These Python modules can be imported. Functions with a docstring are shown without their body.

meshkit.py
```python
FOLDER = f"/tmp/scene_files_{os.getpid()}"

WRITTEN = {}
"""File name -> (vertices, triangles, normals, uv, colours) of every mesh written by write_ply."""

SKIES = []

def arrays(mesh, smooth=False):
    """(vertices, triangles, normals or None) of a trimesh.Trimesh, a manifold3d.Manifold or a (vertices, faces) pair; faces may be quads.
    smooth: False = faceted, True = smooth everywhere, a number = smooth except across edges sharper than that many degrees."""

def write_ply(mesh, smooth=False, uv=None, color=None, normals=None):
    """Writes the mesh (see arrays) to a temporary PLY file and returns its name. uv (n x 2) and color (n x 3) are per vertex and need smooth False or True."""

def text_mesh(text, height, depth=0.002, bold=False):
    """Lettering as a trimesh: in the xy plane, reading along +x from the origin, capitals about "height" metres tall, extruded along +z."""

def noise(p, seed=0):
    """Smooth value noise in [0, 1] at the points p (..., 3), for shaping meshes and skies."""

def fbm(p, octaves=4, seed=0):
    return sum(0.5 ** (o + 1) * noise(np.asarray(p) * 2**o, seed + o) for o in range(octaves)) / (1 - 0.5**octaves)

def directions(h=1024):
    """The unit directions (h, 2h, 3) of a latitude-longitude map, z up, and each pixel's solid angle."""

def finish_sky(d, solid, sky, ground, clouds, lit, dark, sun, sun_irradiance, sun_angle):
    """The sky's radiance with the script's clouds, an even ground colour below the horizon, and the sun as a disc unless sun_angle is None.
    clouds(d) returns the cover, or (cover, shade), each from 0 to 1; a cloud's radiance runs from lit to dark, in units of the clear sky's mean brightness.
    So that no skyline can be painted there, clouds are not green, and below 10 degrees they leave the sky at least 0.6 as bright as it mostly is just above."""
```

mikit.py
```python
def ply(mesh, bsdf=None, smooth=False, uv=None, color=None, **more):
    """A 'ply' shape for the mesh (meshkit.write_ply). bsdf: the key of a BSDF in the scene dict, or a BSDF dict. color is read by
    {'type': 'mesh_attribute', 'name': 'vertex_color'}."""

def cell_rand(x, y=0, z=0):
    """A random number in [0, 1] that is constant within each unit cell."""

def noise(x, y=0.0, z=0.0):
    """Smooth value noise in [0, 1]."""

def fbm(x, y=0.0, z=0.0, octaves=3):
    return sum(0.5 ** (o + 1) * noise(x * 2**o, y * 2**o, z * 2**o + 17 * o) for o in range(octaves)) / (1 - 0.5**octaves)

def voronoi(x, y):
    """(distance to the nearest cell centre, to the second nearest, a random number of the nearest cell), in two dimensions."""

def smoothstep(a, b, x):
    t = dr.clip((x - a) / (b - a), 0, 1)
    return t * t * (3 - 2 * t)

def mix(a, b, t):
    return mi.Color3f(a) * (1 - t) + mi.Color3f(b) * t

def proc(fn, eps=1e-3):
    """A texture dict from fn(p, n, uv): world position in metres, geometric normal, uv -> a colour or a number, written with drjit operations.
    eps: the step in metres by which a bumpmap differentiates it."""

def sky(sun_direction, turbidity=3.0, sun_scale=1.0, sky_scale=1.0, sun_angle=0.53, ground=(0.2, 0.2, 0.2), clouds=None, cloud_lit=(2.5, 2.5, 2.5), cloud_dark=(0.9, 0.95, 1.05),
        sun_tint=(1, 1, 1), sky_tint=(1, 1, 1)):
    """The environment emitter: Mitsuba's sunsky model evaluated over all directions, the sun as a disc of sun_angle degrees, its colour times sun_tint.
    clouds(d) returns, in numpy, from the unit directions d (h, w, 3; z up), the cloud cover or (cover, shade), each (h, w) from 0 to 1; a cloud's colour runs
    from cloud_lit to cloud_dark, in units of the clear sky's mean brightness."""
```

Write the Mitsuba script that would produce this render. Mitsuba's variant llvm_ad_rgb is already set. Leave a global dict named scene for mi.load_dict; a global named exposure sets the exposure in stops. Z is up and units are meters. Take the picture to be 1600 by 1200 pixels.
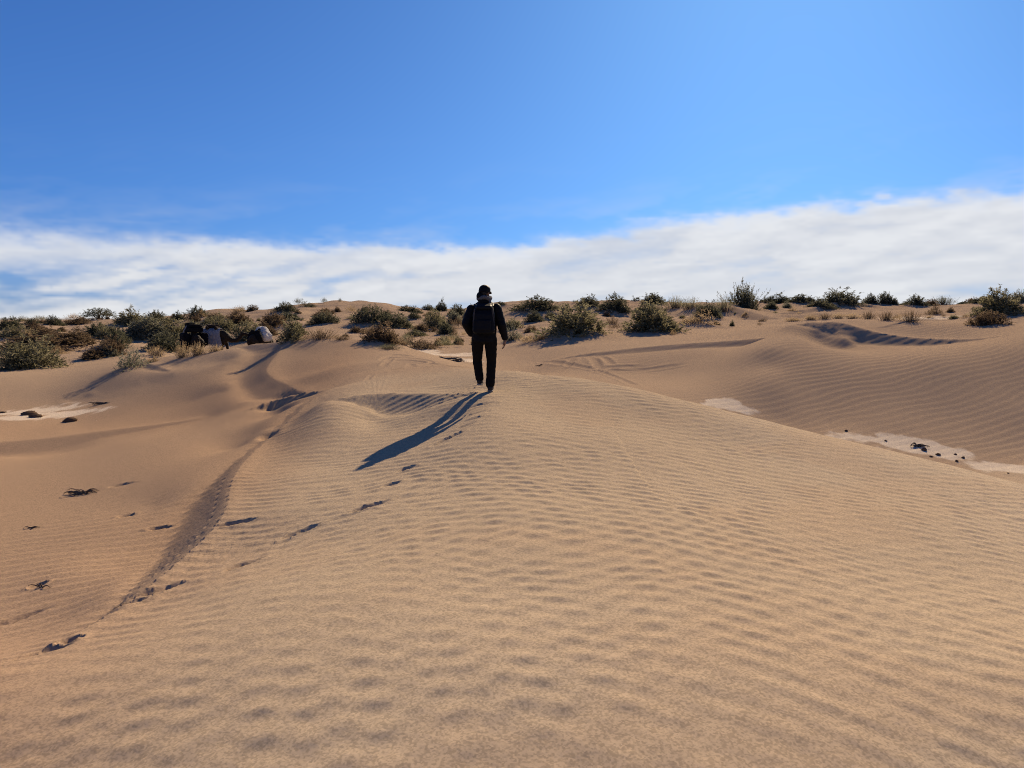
import math, random
import numpy as np
import drjit as dr
import mitsuba as mi
import trimesh
import manifold3d as m3
from scipy.spatial import cKDTree
from scipy.interpolate import RBFInterpolator, PchipInterpolator
from scipy.ndimage import map_coordinates
import mikit, meshkit
from mikit import proc, ply

T = mi.ScalarTransform4f
scene, labels = {}, {}

# ------------------------------------------------------------------ camera, sky, exposure
EYE = np.array([0.0, 0.0, 1.62])
F, CX, CY = 1180.0, 800.0, 600.0            # focal length and centre, in units of 1/1600 of the frame's width
PITCH = math.radians(4.94)
fwd = np.array([0, math.cos(PITCH), -math.sin(PITCH)])
scene['camera'] = {'type': 'perspective', 'fov': 2 * math.degrees(math.atan(800 / F)), 'fov_axis': 'x',
                   'near_clip': 0.1, 'far_clip': 4000.0,
                   'to_world': T().look_at(origin=EYE.tolist(), target=(EYE + fwd).tolist(), up=[0, 0, 1])}
SUN_AZ, SUN_EL = math.radians(20.0), math.radians(30.5)
SUN = [math.sin(SUN_AZ) * math.cos(SUN_EL), math.cos(SUN_AZ) * math.cos(SUN_EL), math.sin(SUN_EL)]
exposure = 2.3


def band_clouds(d):
    """A low bank of stratus along the horizon, its top higher towards the right."""
    az = np.arctan2(d[..., 0], d[..., 1])
    el = np.degrees(np.arcsin(np.clip(d[..., 2], -1, 1)))
    n3 = lambda a, e, o, k: meshkit.fbm(np.stack([az * a, el * e, az * 0 + 1.7 * k], -1), o, k)
    w, w2 = n3(6.0, 0.25, 4, 5) - 0.5, n3(16.0, 0.9, 4, 6) - 0.5
    tilt = el - 5.5 * np.clip(az, -.7, .7)                             # the streaks climb to the right with the bank
    streak = meshkit.fbm(np.stack([az * 7.0 + 1.2 * w2, tilt * 0.75 + 2.2 * w + 0.9 * w2, az * 0 + 1.7], -1), 6, 11)
    fine = meshkit.fbm(np.stack([az * 26.0 + 2.5 * w2, tilt * 2.2 + 2.0 * w, az * 0 + 6.7], -1), 5, 13)
    edge = meshkit.fbm(np.stack([az * 20.0 + el * 0.5, el * 1.1, az * 0 + 5.5], -1), 6, 21) - 0.5
    top = np.interp(az, [-3.1, -1.2, -.6, -.32, 0, .12, .25, .4, .6, 1.2, 3.1], [6, 5.6, 5.2, 5.1, 5.3, 6.1, 7.2, 7.8, 7.8, 7.6, 6]) + 0.9 * w + 1.8 * edge + 0.9 * (meshkit.fbm(np.stack([az * 55.0, el * 2.2, az * 0 + 8.5], -1), 3, 31) - 0.5)
    soft = 0.06 + 0.36 * np.clip(meshkit.noise(np.stack([az * 5, el * 0, az * 0 + 4.4], -1), 8) - 0.25, 0, 1) + 0.25 * np.clip(-az, 0, .5)
    cover = 1 / (1 + np.exp(-np.clip((top - el) / soft, -30, 30)))
    deep = np.clip((top - el - 0.5) / 2.0, 0, 1)
    left = np.clip(0.1 - az, 0, 0.6) / 0.6
    gaps = np.clip((streak + 0.25 * (fine - 0.5) - 0.53 + 0.07 * left) * 4.5, 0, 1) * deep
    veil = 0.40 * np.exp(-np.clip(el - top, 0, 40) / 1.8) * np.clip((streak + 0.5 * (fine - .5)) * 3.0 - 1.35, 0, 1)
    cover = np.clip(cover * (0.96 - (0.26 + 0.55 * left) * gaps) + veil * (1 - cover), 0, 1)
    shade = np.clip(0.42 + 2.2 * (streak - 0.5) + 1.2 * (fine - 0.5) - 0.35 * np.clip(1 - (top - el) / 1.5, 0, 1), 0, 1)
    return cover, shade


scene['sky'] = mikit.sky(SUN, turbidity=3.0, clouds=band_clouds, sky_tint=(0.42, 0.89, 1.86), sky_scale=0.37,
                         cloud_lit=(4.55, 4.6, 4.7), cloud_dark=(3.35, 3.5, 3.85), ground=(0.25, 0.19, 0.13))


def at(px, py, Y):
    """The point seen at pixel (px, py) of the 1600 x 1200 photograph at the depth Y in metres along the view's ground direction."""
    a, b = (np.asarray(px, float) - CX) / F, (CY - np.asarray(py, float)) / F
    y = math.cos(PITCH) + b * math.sin(PITCH)
    z = -math.sin(PITCH) + b * math.cos(PITCH)
    s = Y / y
    return np.stack([a * s, Y + 0 * s, EYE[2] + z * s], -1)


# ------------------------------------------------------------------ terrain
def on_sand(px, py, Y):
    """at() for points of the dunes; the ones across the right valley stand nearer than first measured."""
    px, Y = np.asarray(px, float), np.asarray(Y, float)
    t = np.clip((px - 780) / 130, 0, 1)
    t = t * t * (3 - 2 * t)
    near = np.where(Y < 45, 17 + (Y - 17) * 0.66, 35.5 + (Y - 45) * (72 - 35.5) / 27.0)
    return at(px, py, np.where((Y > 17) & (Y < 72), Y * (1 - t) + near * t, Y))


# crests: polyline of (px, py, depth, height of the lee drop); 'lee' +1 = left of the direction of travel
CRESTS = {
    'near_left': (+1, 1.75, [(-60, 1062, 3.7, 0), (60, 1012, 4.25, .02), (180, 958, 4.85, .05), (262, 885, 5.9, .14), (318, 843, 6.6, .23), (352, 803, 7.3, .29),
                            (356, 765, 8.3, .27), (372, 728, 9.6, .15), (420, 683, 11.7, .09), (452, 655, 13.0, .10), (480, 628, 14.0, .12), (508, 607, 15.0, .03), (530, 602, 15.4, 0)]),
    'ripple_strip': (-1, 2.4, [(500, 628, 12.9, 0), (525, 622, 13.1, .04), (560, 616, 13.3, .17), (600, 613, 13.4, .28), (640, 612.5, 13.3, .32), (690, 613, 13.05, .28), (722, 613, 12.8, .13), (745, 611, 12.6, 0)]),
    'left_spur': (-1, 2.0, [(360, 650, 15.2, 0), (385, 639, 15.6, .03), (405, 631, 15.9, .12), (435, 621.5, 16.1, .23), (470, 612.5, 16.0, .24), (500, 607.5, 15.8, .10), (530, 604, 15.8, 0)]),
    'mid_lee': (-1, 1.9, [(362, 546, 30.5, 0), (385, 539, 29.5, .12), (412, 536, 28.5, .3), (440, 533.5, 27, .5), (438, 545, 25, .6), (424, 563, 23, .48), (416, 577, 21.5, .38), (428, 590, 20, .36),
                          (445, 598, 18.6, .38), (466, 609, 17.2, .10), (478, 613, 16.6, 0)]),
    'right_band': (-1, 2.2, [(850, 566, 37.5, 0), (880, 558.5, 38.5, 0.053), (925, 551, 39.5, 0.135), (1000, 542, 41, 0.210), (1080, 535.5, 42, 0.232), (1150, 531, 42.5, 0.270), (1200, 526, 42.5, 0.195), (1235, 519, 42, 0)]),
    'right_slip': (-1, 1.95, [(1222, 510, 40.5, 0), (1240, 506, 40.8, .10), (1265, 503, 41.2, .32), (1310, 502.5, 41.2, .66), (1338, 510, 40.2, .62), (1372, 519, 39.2, .50), (1420, 526, 38, .36), (1470, 529, 37, .25),
                            (1510, 529.5, 36.2, .10), (1560, 524.5, 35.6, .03), (1640, 512, 35, 0)]),
    'far_band': (-1, 1.6, [(1135, 478, 84, 0), (1150, 480.5, 82, .6), (1180, 488, 76, .65), (1205, 495, 71, .5), (1228, 500, 68, 0)]),
    'far_band_right': (-1, 1.6, [(1205, 489.5, 82, 0), (1230, 487.5, 85, .32), (1260, 483, 89, .4), (1300, 477, 94, .4), (1330, 474.5, 98, .5), (1365, 478, 97, .4), (1385, 481, 95, 0)]),
    'left_notch': (-1, 1.7, [(205, 575, 28.4, 0), (222, 571.5, 28.6, .10), (240, 570, 28.2, .16), (258, 575.5, 27, .10), (266, 579, 26.4, 0)]),
    'left_fold': (-1, 4.0, [(-120, 690, 15.4, .12), (0, 689, 15.8, .18), (80, 682, 16.2, .20), (150, 673, 16.6, .13), (250, 661, 17.0, .07), (330, 650, 17.2, 0)]),
    'skyline_step': (-1, 1.7, [(470, 484, 96, 0), (500, 482.5, 98, .35), (520, 482.5, 99, .35), (545, 484, 99, 0)]),
    'bush_ledge': (-1, 1.6, [(806, 514, 58, 0), (822, 514.5, 57, .2), (850, 514.5, 56, .2), (862, 514, 56, 0)]),
}
# (px, py, depth) of points on the sand
PTS = """
800 1200 2.75; 400 1200 2.8; 0 1200 2.95; 1200 1200 2.75; 1600 1200 2.85; -300 1200 3.1; 1900 1200 2.9
800 1050 3.4; 300 1050 3.6; 1200 1050 3.45; 1600 1050 3.6
800 900 4.75; 500 900 4.95; 1200 900 4.95; 1500 900 5.5; 330 900 5.55
800 800 6.3; 600 800 6.7; 1000 800 6.4; 1200 800 6.85; 1400 800 7.3; 1600 820 7.4; 430 800 7.25
548 740 8.75; 440 740 9.15; 650 740 8.2; 740 740 7.9; 900 740 7.9; 1050 740 8.15; 1200 740 8.7; 1400 750 9.0
640 690 10.1; 540 690 10.7; 735 690 9.2; 850 690 9.2; 1000 690 9.6; 1150 690 10.4
700 655 11.4; 600 660 12.0; 520 660 11.6; 740 650 10.7; 850 650 10.9; 1000 650 11.4
800 600 18; 900 615 17.5; 1000 640 16.8; 1100 668 16; 1200 698 15.2; 1300 722 14.6; 1400 738 14.2; 1500 757 13.4
762 612 12.6; 850 620 12.3; 800 581 14.6; 900 590.5 14.1; 1000 608.5 13.5; 1100 633 12.9; 1200 658 12.3; 1300 683 11.7; 1400 706 11.1; 1500 731 10.6; 1600 757 10.1; 1750 790 9.4
650 596 15.2; 560 598 15.6; 720 596 14.4; 600 580 17.6; 520 585 18.2; 700 580 16.5; 760 577.5 16.8
470 590 19.0; 480 565 22.0; 560 560 21; 640 568 19.4; 700 570 18.6; 480 545 24.5
450 531 26.5; 480 528 26.2; 520 530 25.6; 560 537 24.4; 600 545.5 23.2; 640 554 22; 680 563 20.8; 720 572 19
368 566 25.6; 372 590 22.4; 395 612 19.4; 410 627 17.6; 350 610 20.5; 330 630 18.8
440 648 14.8
420 700 12.0; 372 700 12.0; 395 680 12.7; 300 700 12.2; 240 790 8.75; 200 885 6.6; 150 920 5.9
100 900 6.3; 0 900 6.5; 0 1000 5.0; 100 960 5.4; -200 950 5.7; -200 1100 3.6
130 770 9.8; 0 780 9.7; 180 820 8.0; 250 740 10.3; 150 720 12.1; 0 730 12.6; 0 714 14.6; 80 712 14.5; 200 690 14.0; 300 665 16.2; -200 730 12.6; -200 690 15.6
50 650 22.0; 0 660 20.5; 110 658 21.0; 200 645 20.5; 200 625 23.5; 300 625 20.6; 100 630 25; 0 620 26.5; -200 640 24
0 588 30; 90 595 29.5; 150 586 29.5; 200 573.5 29.4; 250 564 29.4; 300 553.5 29.6; 350 546 29.8; 320 551 29.8; 340 548 29.9; 375 541.5 29.8; 400 536.5 29.3; 150 605 26.5; 250 595 25.5; 300 575 26.6; 350 565 27; -200 575 30
60 580 37; 120 575 38; 180 565 39; 0 583 36; 150 560 45; 60 545 52; 110 535 55; 200 545 52; 250 555 46; 320 562 44; 360 553 46; 280 568 44; 336 560 48; 404 566 46; 300 566 47; 430 560 46; 410 562 44
50 512 88; 100 510 92; 0 517 85; 130 500 108; 0 500 125; 80 498.5 130; 150 495.5 126; 220 500 108; 260 500 105; 200 525 72; 300 530 64; 300 495 108; 350 490 108; 400 487 106; 330 515 76; 380 510 78
440 480 108; 480 474 110; 530 472.5 110; 570 472.5 110; 600 474.5 109; 620 478 110; 640 486 112; 680 488 118; 520 492 90; 580 490 92; 450 500 84; 520 510 70; 580 515 66; 480 525 58; 540 530 52; 600 540 47; 640 545 44; 610 508 70
700 545 45; 700 560 36; 660 550 42; 720 535 53; 760 560 37; 700 522 64; 660 512 72; 760 540 46; 740 500 92; 720 485 120; 780 510 68
800 535 51; 800 555 39; 850 545 44; 800 520 58; 840 505 68; 840 487 80; 790 478 100; 780 476 105; 830 480 100; 880 477 100; 860 490 84
900 590 30; 830 585 31; 960 590 31; 860 572 35; 920 565 36.5; 1000 575 35.5; 1000 562 37.5; 1040 610 26.5; 1100 600 28.5; 1100 580 33; 1100 560 37; 1150 628 24.5; 1130 632 24; 1200 600 26.5; 1200 570 30; 1200 545 32.2
900 533 50; 945 530 50; 970 538 46; 1020 523 52; 1060 524 51; 1120 520 50; 1180 515 48; 960 510 64; 1080 508 64; 1130 512 58; 1160 500 66; 1210 503 62; 920 482 92; 1000 485 92; 1060 487 88; 1100 495 80; 900 500 74
1250 530 35.2; 1250 545 32.2; 1300 550 32.2; 1200 585 28
1600 532 32.4; 1550 541 31.8; 1500 551 31; 1450 560 29.8; 1400 569 29.2; 1350 579 28.4; 1300 590 27.6; 1250 602 26.6; 1700 515 32
1600 580 27.4; 1500 600 26.2; 1600 640 23; 1500 650 22.8; 1400 620 25; 1400 660 22; 1300 630 24.6; 1300 660 22.4; 1250 650 23; 1600 700 19.4; 1500 690 20; 1700 640 23
1320 680 20.6; 1380 690 19.9; 1440 700 19.2; 1500 712 18.4; 1560 730 17.2; 1600 738 16.6; 1700 760 15.5; 1220 655 22.8
1400 510 42.5; 1360 505.5 44; 1500 511 41; 1600 508.5 40; 1450 509 42; 1320 500.5 45
1240 500 64; 1300 497 66; 1360 497 67; 1400 498 66; 1460 492 74; 1440 503 62; 1500 500 62; 1560 508 54; 1530 490 72; 1600 500 58; 1480 503 60; 1700 505 56
1180 478 100; 1250 475 125; 1300 477.5 105; 1350 474 118; 1400 475.5 116; 1450 474.5 118; 1500 472 122; 1540 470 128; 1600 470 125; 1420 480 102; 1500 480 100; 1150 474 110; 1100 476 112; 1040 472 118; 950 474 110; 1700 470 120
"""
pts = np.array([[float(v) for v in p.split()] for p in PTS.replace('\n', ';').split(';') if p.strip()])
ctrl = [on_sand(pts[:, 0], pts[:, 1], pts[:, 2])]


def dense(line, round_off=0.02):
    line = np.array(line, float)
    w = on_sand(line[:, 0], line[:, 1], line[:, 2])
    s = np.r_[0, np.cumsum(np.linalg.norm(np.diff(w[:, :2], axis=0), axis=1))]
    t = np.linspace(0, s[-1], max(80, int(s[-1] / 0.06)))
    q = np.stack([PchipInterpolator(s, w[:, k])(t) for k in range(3)], -1)
    from scipy.ndimage import gaussian_filter1d
    sm = max(1.0, round_off * len(t))
    q = gaussian_filter1d(q, sm, axis=0, mode='nearest')
    return q, np.maximum(PchipInterpolator(s, line[:, 3])(t), 0), t


CR = {}
for name, (side, slope, line) in CRESTS.items():
    q, A, t = dense(line, 0.045 if name == 'near_left' else 0.02)
    k = np.linspace(0, len(q) - 1, 3 * len(line)).astype(int)
    tan = np.gradient(q[:, :2], axis=0)
    tan /= np.linalg.norm(tan, axis=1, keepdims=True) + 1e-9
    CR[name] = (side, slope, q, A, tan, t, cKDTree(q[:, :2]))
    ctrl.append(q[k] - [0, 0, 0.02])
    foot_n = side * np.c_[-tan[k, 1], tan[k, 0]]
    for far in (1.05, 1.5):                                          # where the lee face ends on the sand below
        k2 = A[k] > 0.3 * A.max()
        ctrl.append(np.c_[q[k, :2] + foot_n * (A[k] * slope * far)[:, None], q[k, 2] - A[k] * (1 + 0.12 * (far - 1.05))][k2])


def crest_height(xy, want=False):
    """The sharp-crested part of the dunes at the points xy; with want also how much each point lies on a lee face, and the run along it."""
    z, lee, run = np.zeros(len(xy)), np.zeros(len(xy)), np.zeros(len(xy))
    for name, (side, slope, q, A, tan, t, tree) in CR.items():
        Am = A.max()
        near = np.nonzero(((xy > q[:, :2].min(0) - 14 * Am) & (xy < q[:, :2].max(0) + 14 * Am)).all(1))[0]
        if not len(near):
            continue
        d, i = tree.query(xy[near])
        rel = xy[near] - q[i, :2]
        cross = tan[i, 0] * rel[:, 1] - tan[i, 1] * rel[:, 0]
        end = (i == 0) | (i == len(q) - 1)
        a = A[i]
        s = np.where(cross * side > 0, d, -d)
        w = np.maximum(a * slope, 1e-3)
        k = np.maximum(0.10 * w, 0.01)
        x = 1 - s / w
        soft = np.where(x > 8 * k / w, x, (k / w) * np.logaddexp(0, x * w / k))
        g = np.where(s > 0, soft, np.exp(np.minimum(s, 0) / np.maximum((0.7 if name == 'left_spur' else 2.6) * w, 1e-3)))
        e = 0.02 + 0.0035 * np.hypot(xy[near, 0], xy[near, 1])
        g = g - 0.30 * np.minimum(e / w, .6) * np.exp(-(s / e) ** 2)                 # the wind leaves the lip a little blunt
        z[near] += np.where(a > 0, a * g, 0)
        if want and name in ('near_left', 'ripple_strip', 'left_spur', 'right_slip'):
            on = np.clip(s / (0.08 * w), 0, 1) * np.clip((1.12 * w - s) / (0.2 * w), 0, 1) * np.clip(a / 0.15, 0, 1)
            lee[near] = np.maximum(lee[near], on)
            run[near] = np.where(on > 0, t[i] + (tan[i] * rel).sum(1) + 0.8 * s, run[near])
    return (z, lee, run) if want else z


ctrl = np.vstack(ctrl)


def hummocks(xy):
    r = np.linalg.norm(xy, axis=1)
    p = np.c_[xy / 9.0, np.zeros(len(xy))]
    n = meshkit.fbm(p, 4, 3) - 0.5
    far = np.clip((r - 40) / 40, 0, 1)
    return n * 1.6 * far


def polar(xy):
    return np.c_[np.arctan2(xy[:, 0], xy[:, 1]), 0.6 * np.log(np.maximum(np.linalg.norm(xy, axis=1), .3))]


fixed = crest_height(ctrl[:, :2]) + hummocks(ctrl[:, :2])
key = polar(ctrl[:, :2])
keep = np.unique(np.round(key * 400), axis=0, return_index=True)[1]
tps = RBFInterpolator(key[keep], (ctrl[:, 2] - fixed)[keep], neighbors=None, smoothing=2e-5, kernel='thin_plate_spline')

# the grid: dense ahead, coarse elsewhere, one ring after another out to the horizon
AZ = np.radians(np.r_[np.linspace(-180, -50, 66)[:-1], np.linspace(-50, -38, 40)[:-1], np.linspace(-38, 38, 800), np.linspace(38, 50, 40)[1:], np.linspace(50, 180, 66)[1:]])
r, RR = 0.0, [0.12]
while RR[-1] < 150:
    RR.append(RR[-1] + max(0.012, (0.0030 if 20 < RR[-1] < 40 or 6.6 < RR[-1] < 9.2 else 0.0026 if 12 < RR[-1] < 14.2 else 0.0044) * RR[-1]) * (1 + 5 * np.clip((1.6 - RR[-1]) / 1.2, 0, 1)))
while RR[-1] < 3000:
    RR.append(RR[-1] * 1.06)
RR = np.array(RR)
ga, gr = np.meshgrid(AZ, RR, indexing='ij')
GX, GY = np.sin(ga) * gr, np.cos(ga) * gr
xy = np.c_[GX.ravel(), GY.ravel()]
# thin-plate part on a coarse lattice in (azimuth, log distance), then cubic interpolation
la, lr = np.linspace(-1.25, 1.25, 220), np.linspace(0.6 * math.log(0.8), 0.6 * math.log(260), 260)
LA, LR = np.meshgrid(la, lr, indexing='ij')
LZ = tps(np.c_[LA.ravel(), LR.ravel()]).reshape(LA.shape)


def base_height(xy):
    k = polar(xy)
    rr = np.linalg.norm(xy, axis=1)
    c = [(np.clip(k[:, 0], -1.2, 1.2) - la[0]) / (la[1] - la[0]), (np.clip(k[:, 1], 0.6 * math.log(1.4), 0.6 * math.log(135)) - lr[0]) / (lr[1] - lr[0])]
    z = map_coordinates(LZ, c, order=3, mode='nearest')
    p = np.c_[xy / 38.0, np.zeros(len(xy))]
    wild = -1.2 + 3.2 * (meshkit.fbm(p, 4, 17) - 0.5)          # dune country outside the view
    back = np.clip((np.abs(k[:, 0]) - 0.80) / 0.5, 0, 1)
    back = back * back * (3 - 2 * back) * np.clip((rr - 1.5) / 8, 0, 1)
    z = z * (1 - back) + wild * back
    near = np.clip((rr - 0.6) / 2.0, 0, 1)
    z = z * near + 0.0 * (1 - near)
    fall = np.clip((rr - 128) / 120, 0, 1)                       # beyond the last dunes the plain
    return z * (1 - fall) + (-3.0) * fall


def vnoise(xy, s, seed):
    return meshkit.noise(np.c_[xy / s, np.zeros(len(xy))], seed)


def ripple_wave(ph):
    f = ph - np.floor(ph)
    return np.where(f < 0.62, f / 0.62, (1 - f) / 0.38)           # gentle windward side, short lee side


def smooth01(a, b, x):
    t = np.clip((x - a) / (b - a), 0, 1)
    return t * t * (3 - 2 * t)


def ripples(xy, lee, run):
    x, y = xy[:, 0], xy[:, 1]
    r = np.hypot(x, y)
    side, slope, q, A, tan, t, tree = CR['near_left']
    sub = r < 26
    sgn = np.zeros(len(xy))
    d, i = tree.query(xy[sub])
    rel = xy[sub] - q[i, :2]
    sgn[sub] = (tan[i, 0] * rel[:, 1] - tan[i, 1] * rel[:, 0])   # > 0: left plain
    left = smooth01(0.1, 0.5, sgn) * sub
    right = smooth01(15.5, 18, y) * smooth01(0, 3, x)
    fore = np.clip(1 - left - right, 0, 1)
    w1, w2, w3 = vnoise(xy, 0.45, 1) - .5, vnoise(xy, 1.3, 2) - .5, vnoise(xy, 0.17, 3) - .5
    amp = vnoise(xy, 0.8, 4)
    out = np.zeros(len(xy))
    # foreground dune: broken, wavy ripples
    th = math.radians(8) - 0.05 * x
    u, v = -np.sin(th) * x + np.cos(th) * y, np.cos(th) * x + np.sin(th) * y
    k1, k2, k3 = vnoise(xy, 0.9, 41) - .5, vnoise(xy, 1.0, 42) - .5, vnoise(xy, 0.5, 43) - .5
    A1, A2 = smooth01(.25, .75, vnoise(xy, 1.5, 45)), smooth01(.25, .75, vnoise(xy, 1.6, 44))

    def crossing(u):                                                   # two sets of short ripples crossing, a third across the wind
        h = 0
        for ang, wl, kk, am in ((-.80, .165, k1, .45 + .75 * A1), (.62, .178, k2, .45 + .75 * A2), (.06, .21, k1 + k2, .55)):
            h = h + am * np.sin(2 * np.pi * ((np.cos(ang) * u + np.sin(ang) * v) / wl + 1.5 * kk + .55 * k3))
        return h / 2.2
    h = crossing(u + 0.010 * crossing(u))
    h = np.where(h > 0, h, .72 * h)
    dim = .65 * (meshkit.noise(np.c_[(u * .8 + v * .6) / 0.115, (v * .8 - u * .6) / 0.085, x * 0], 55) - .5) + .35 * (r < 9) * (meshkit.noise(np.c_[(u * .7 - v * .7) / 0.05, (v * .7 + u * .7) / 0.045, x * 0], 56) - .5)
    f = fore * (0.0082 * h * (0.75 + 0.5 * amp) + 0.0058 * dim * (r < 20) + 0.008 * w1) * (1 - 0.22 * np.clip((r - 6) / 6, 0, 1))
    out += f * np.clip((60 - r) / 30, 0, 1)
    # left plain: straight fine ripples, smoother further off
    u = -math.sin(math.radians(20)) * x + math.cos(math.radians(20)) * y
    ph = u / 0.19 + 0.8 * w2 + 0.35 * w1
    out += left * 0.0115 * ripple_wave(ph) * (0.5 + 0.7 * amp) * np.clip((16 - r) / 9, 0.15, 1)
    # the dune across the right valley: larger even ripples
    th = math.radians(24)
    u = -math.sin(th) * x + math.cos(th) * y
    wl = vnoise(xy, 3.2, 6) - .5
    ph = u / 0.33 + 2.2 * wl + 1.0 * w2
    out += right * 0.0115 * ripple_wave(ph) * (0.35 + 0.8 * vnoise(xy, 2.5, 7)) * np.clip((48 - r) / 12, 0, 1)
    # lee faces: ripples running down the slope
    lw = np.clip(r / 11, 1.0, 2.2)
    ph = run / (np.where(r < 10.5, 0.25, 0.21) * lw) + 0.7 * w2
    out = out * (1 - 0.8 * lee) + lee * np.where(left > 0.02, 0.034, 0.013) * np.minimum(lw, 1.3) * (ripple_wave(ph) - .5)
    return out


TRACKS = [  # wheel and foot tracks on the sand: half width, depth, line of pixels, depths
    (.16, .10, [(845, 560, 38), (895, 571, 35.6), (935, 580, 33.2), (968, 592, 30.6), (990, 604, 28)]),
    (.16, .09, [(893, 556, 38.8), (890, 566, 36.4), (878, 577, 33.5), (862, 586, 31)]),
    (.18, .12, [(926, 555, 38.6), (930, 566, 36.4), (938, 577, 33.8), (962, 572, 35), (1010, 569, 36)]),
    (.18, .13, [(933, 553, 38.8), (948, 563, 37), (955, 571, 35.4)]),
    (.20, .10, [(914, 581, 33), (970, 578, 33.9), (1020, 573, 35.1), (1075, 567, 36.2)]),
    (.10, .06, [(598, 566, 19.8), (604, 558, 20.8), (622, 553.5, 21.6), (650, 557, 21.2)]),
    (.10, .07, [(607, 568, 19.6), (635, 565, 20), (660, 566.5, 19.7), (685, 571, 18.7)]),
    (.08, .06, [(597, 573, 18.8), (606, 567, 19.6), (610, 560, 20.6), (645, 560, 20.7), (672, 568, 19.2)]),
    (.08, .05, [(638, 574, 18.3), (642, 569, 19.2), (647, 574, 18.2)]),
    (.06, .03, [(572, 595, 15.9), (582, 585, 17.2)]),
    (.30, .06, [(113, 610, 26), (125, 617, 25), (131, 621, 24.6)]),
]


def tracks(xy):
    z = np.zeros(len(xy))
    for half, deep, line in TRACKS:
        l = np.array(line, float)
        w = on_sand(l[:, 0], l[:, 1], l[:, 2])[:, :2]
        s = np.r_[0, np.cumsum(np.linalg.norm(np.diff(w, axis=0), axis=1))]
        t = np.linspace(0, s[-1], int(s[-1] / 0.05) + 2)
        q = np.stack([PchipInterpolator(s, w[:, k])(t) for k in (0, 1)], -1)
        near = np.nonzero(((xy > q.min(0) - 1) & (xy < q.max(0) + 1)).all(1))[0]
        d, i = cKDTree(q).query(xy[near])
        x = d / half
        ends = np.clip(np.minimum(i, len(q) - 1 - i) * 0.05 / (3 * half), 0, 1)
        z[near] += 0.28 * ends * deep * (-np.exp(-x ** 4) + 0.7 * np.exp(-((x - 1.5) / 0.5) ** 2))
    return z


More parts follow.
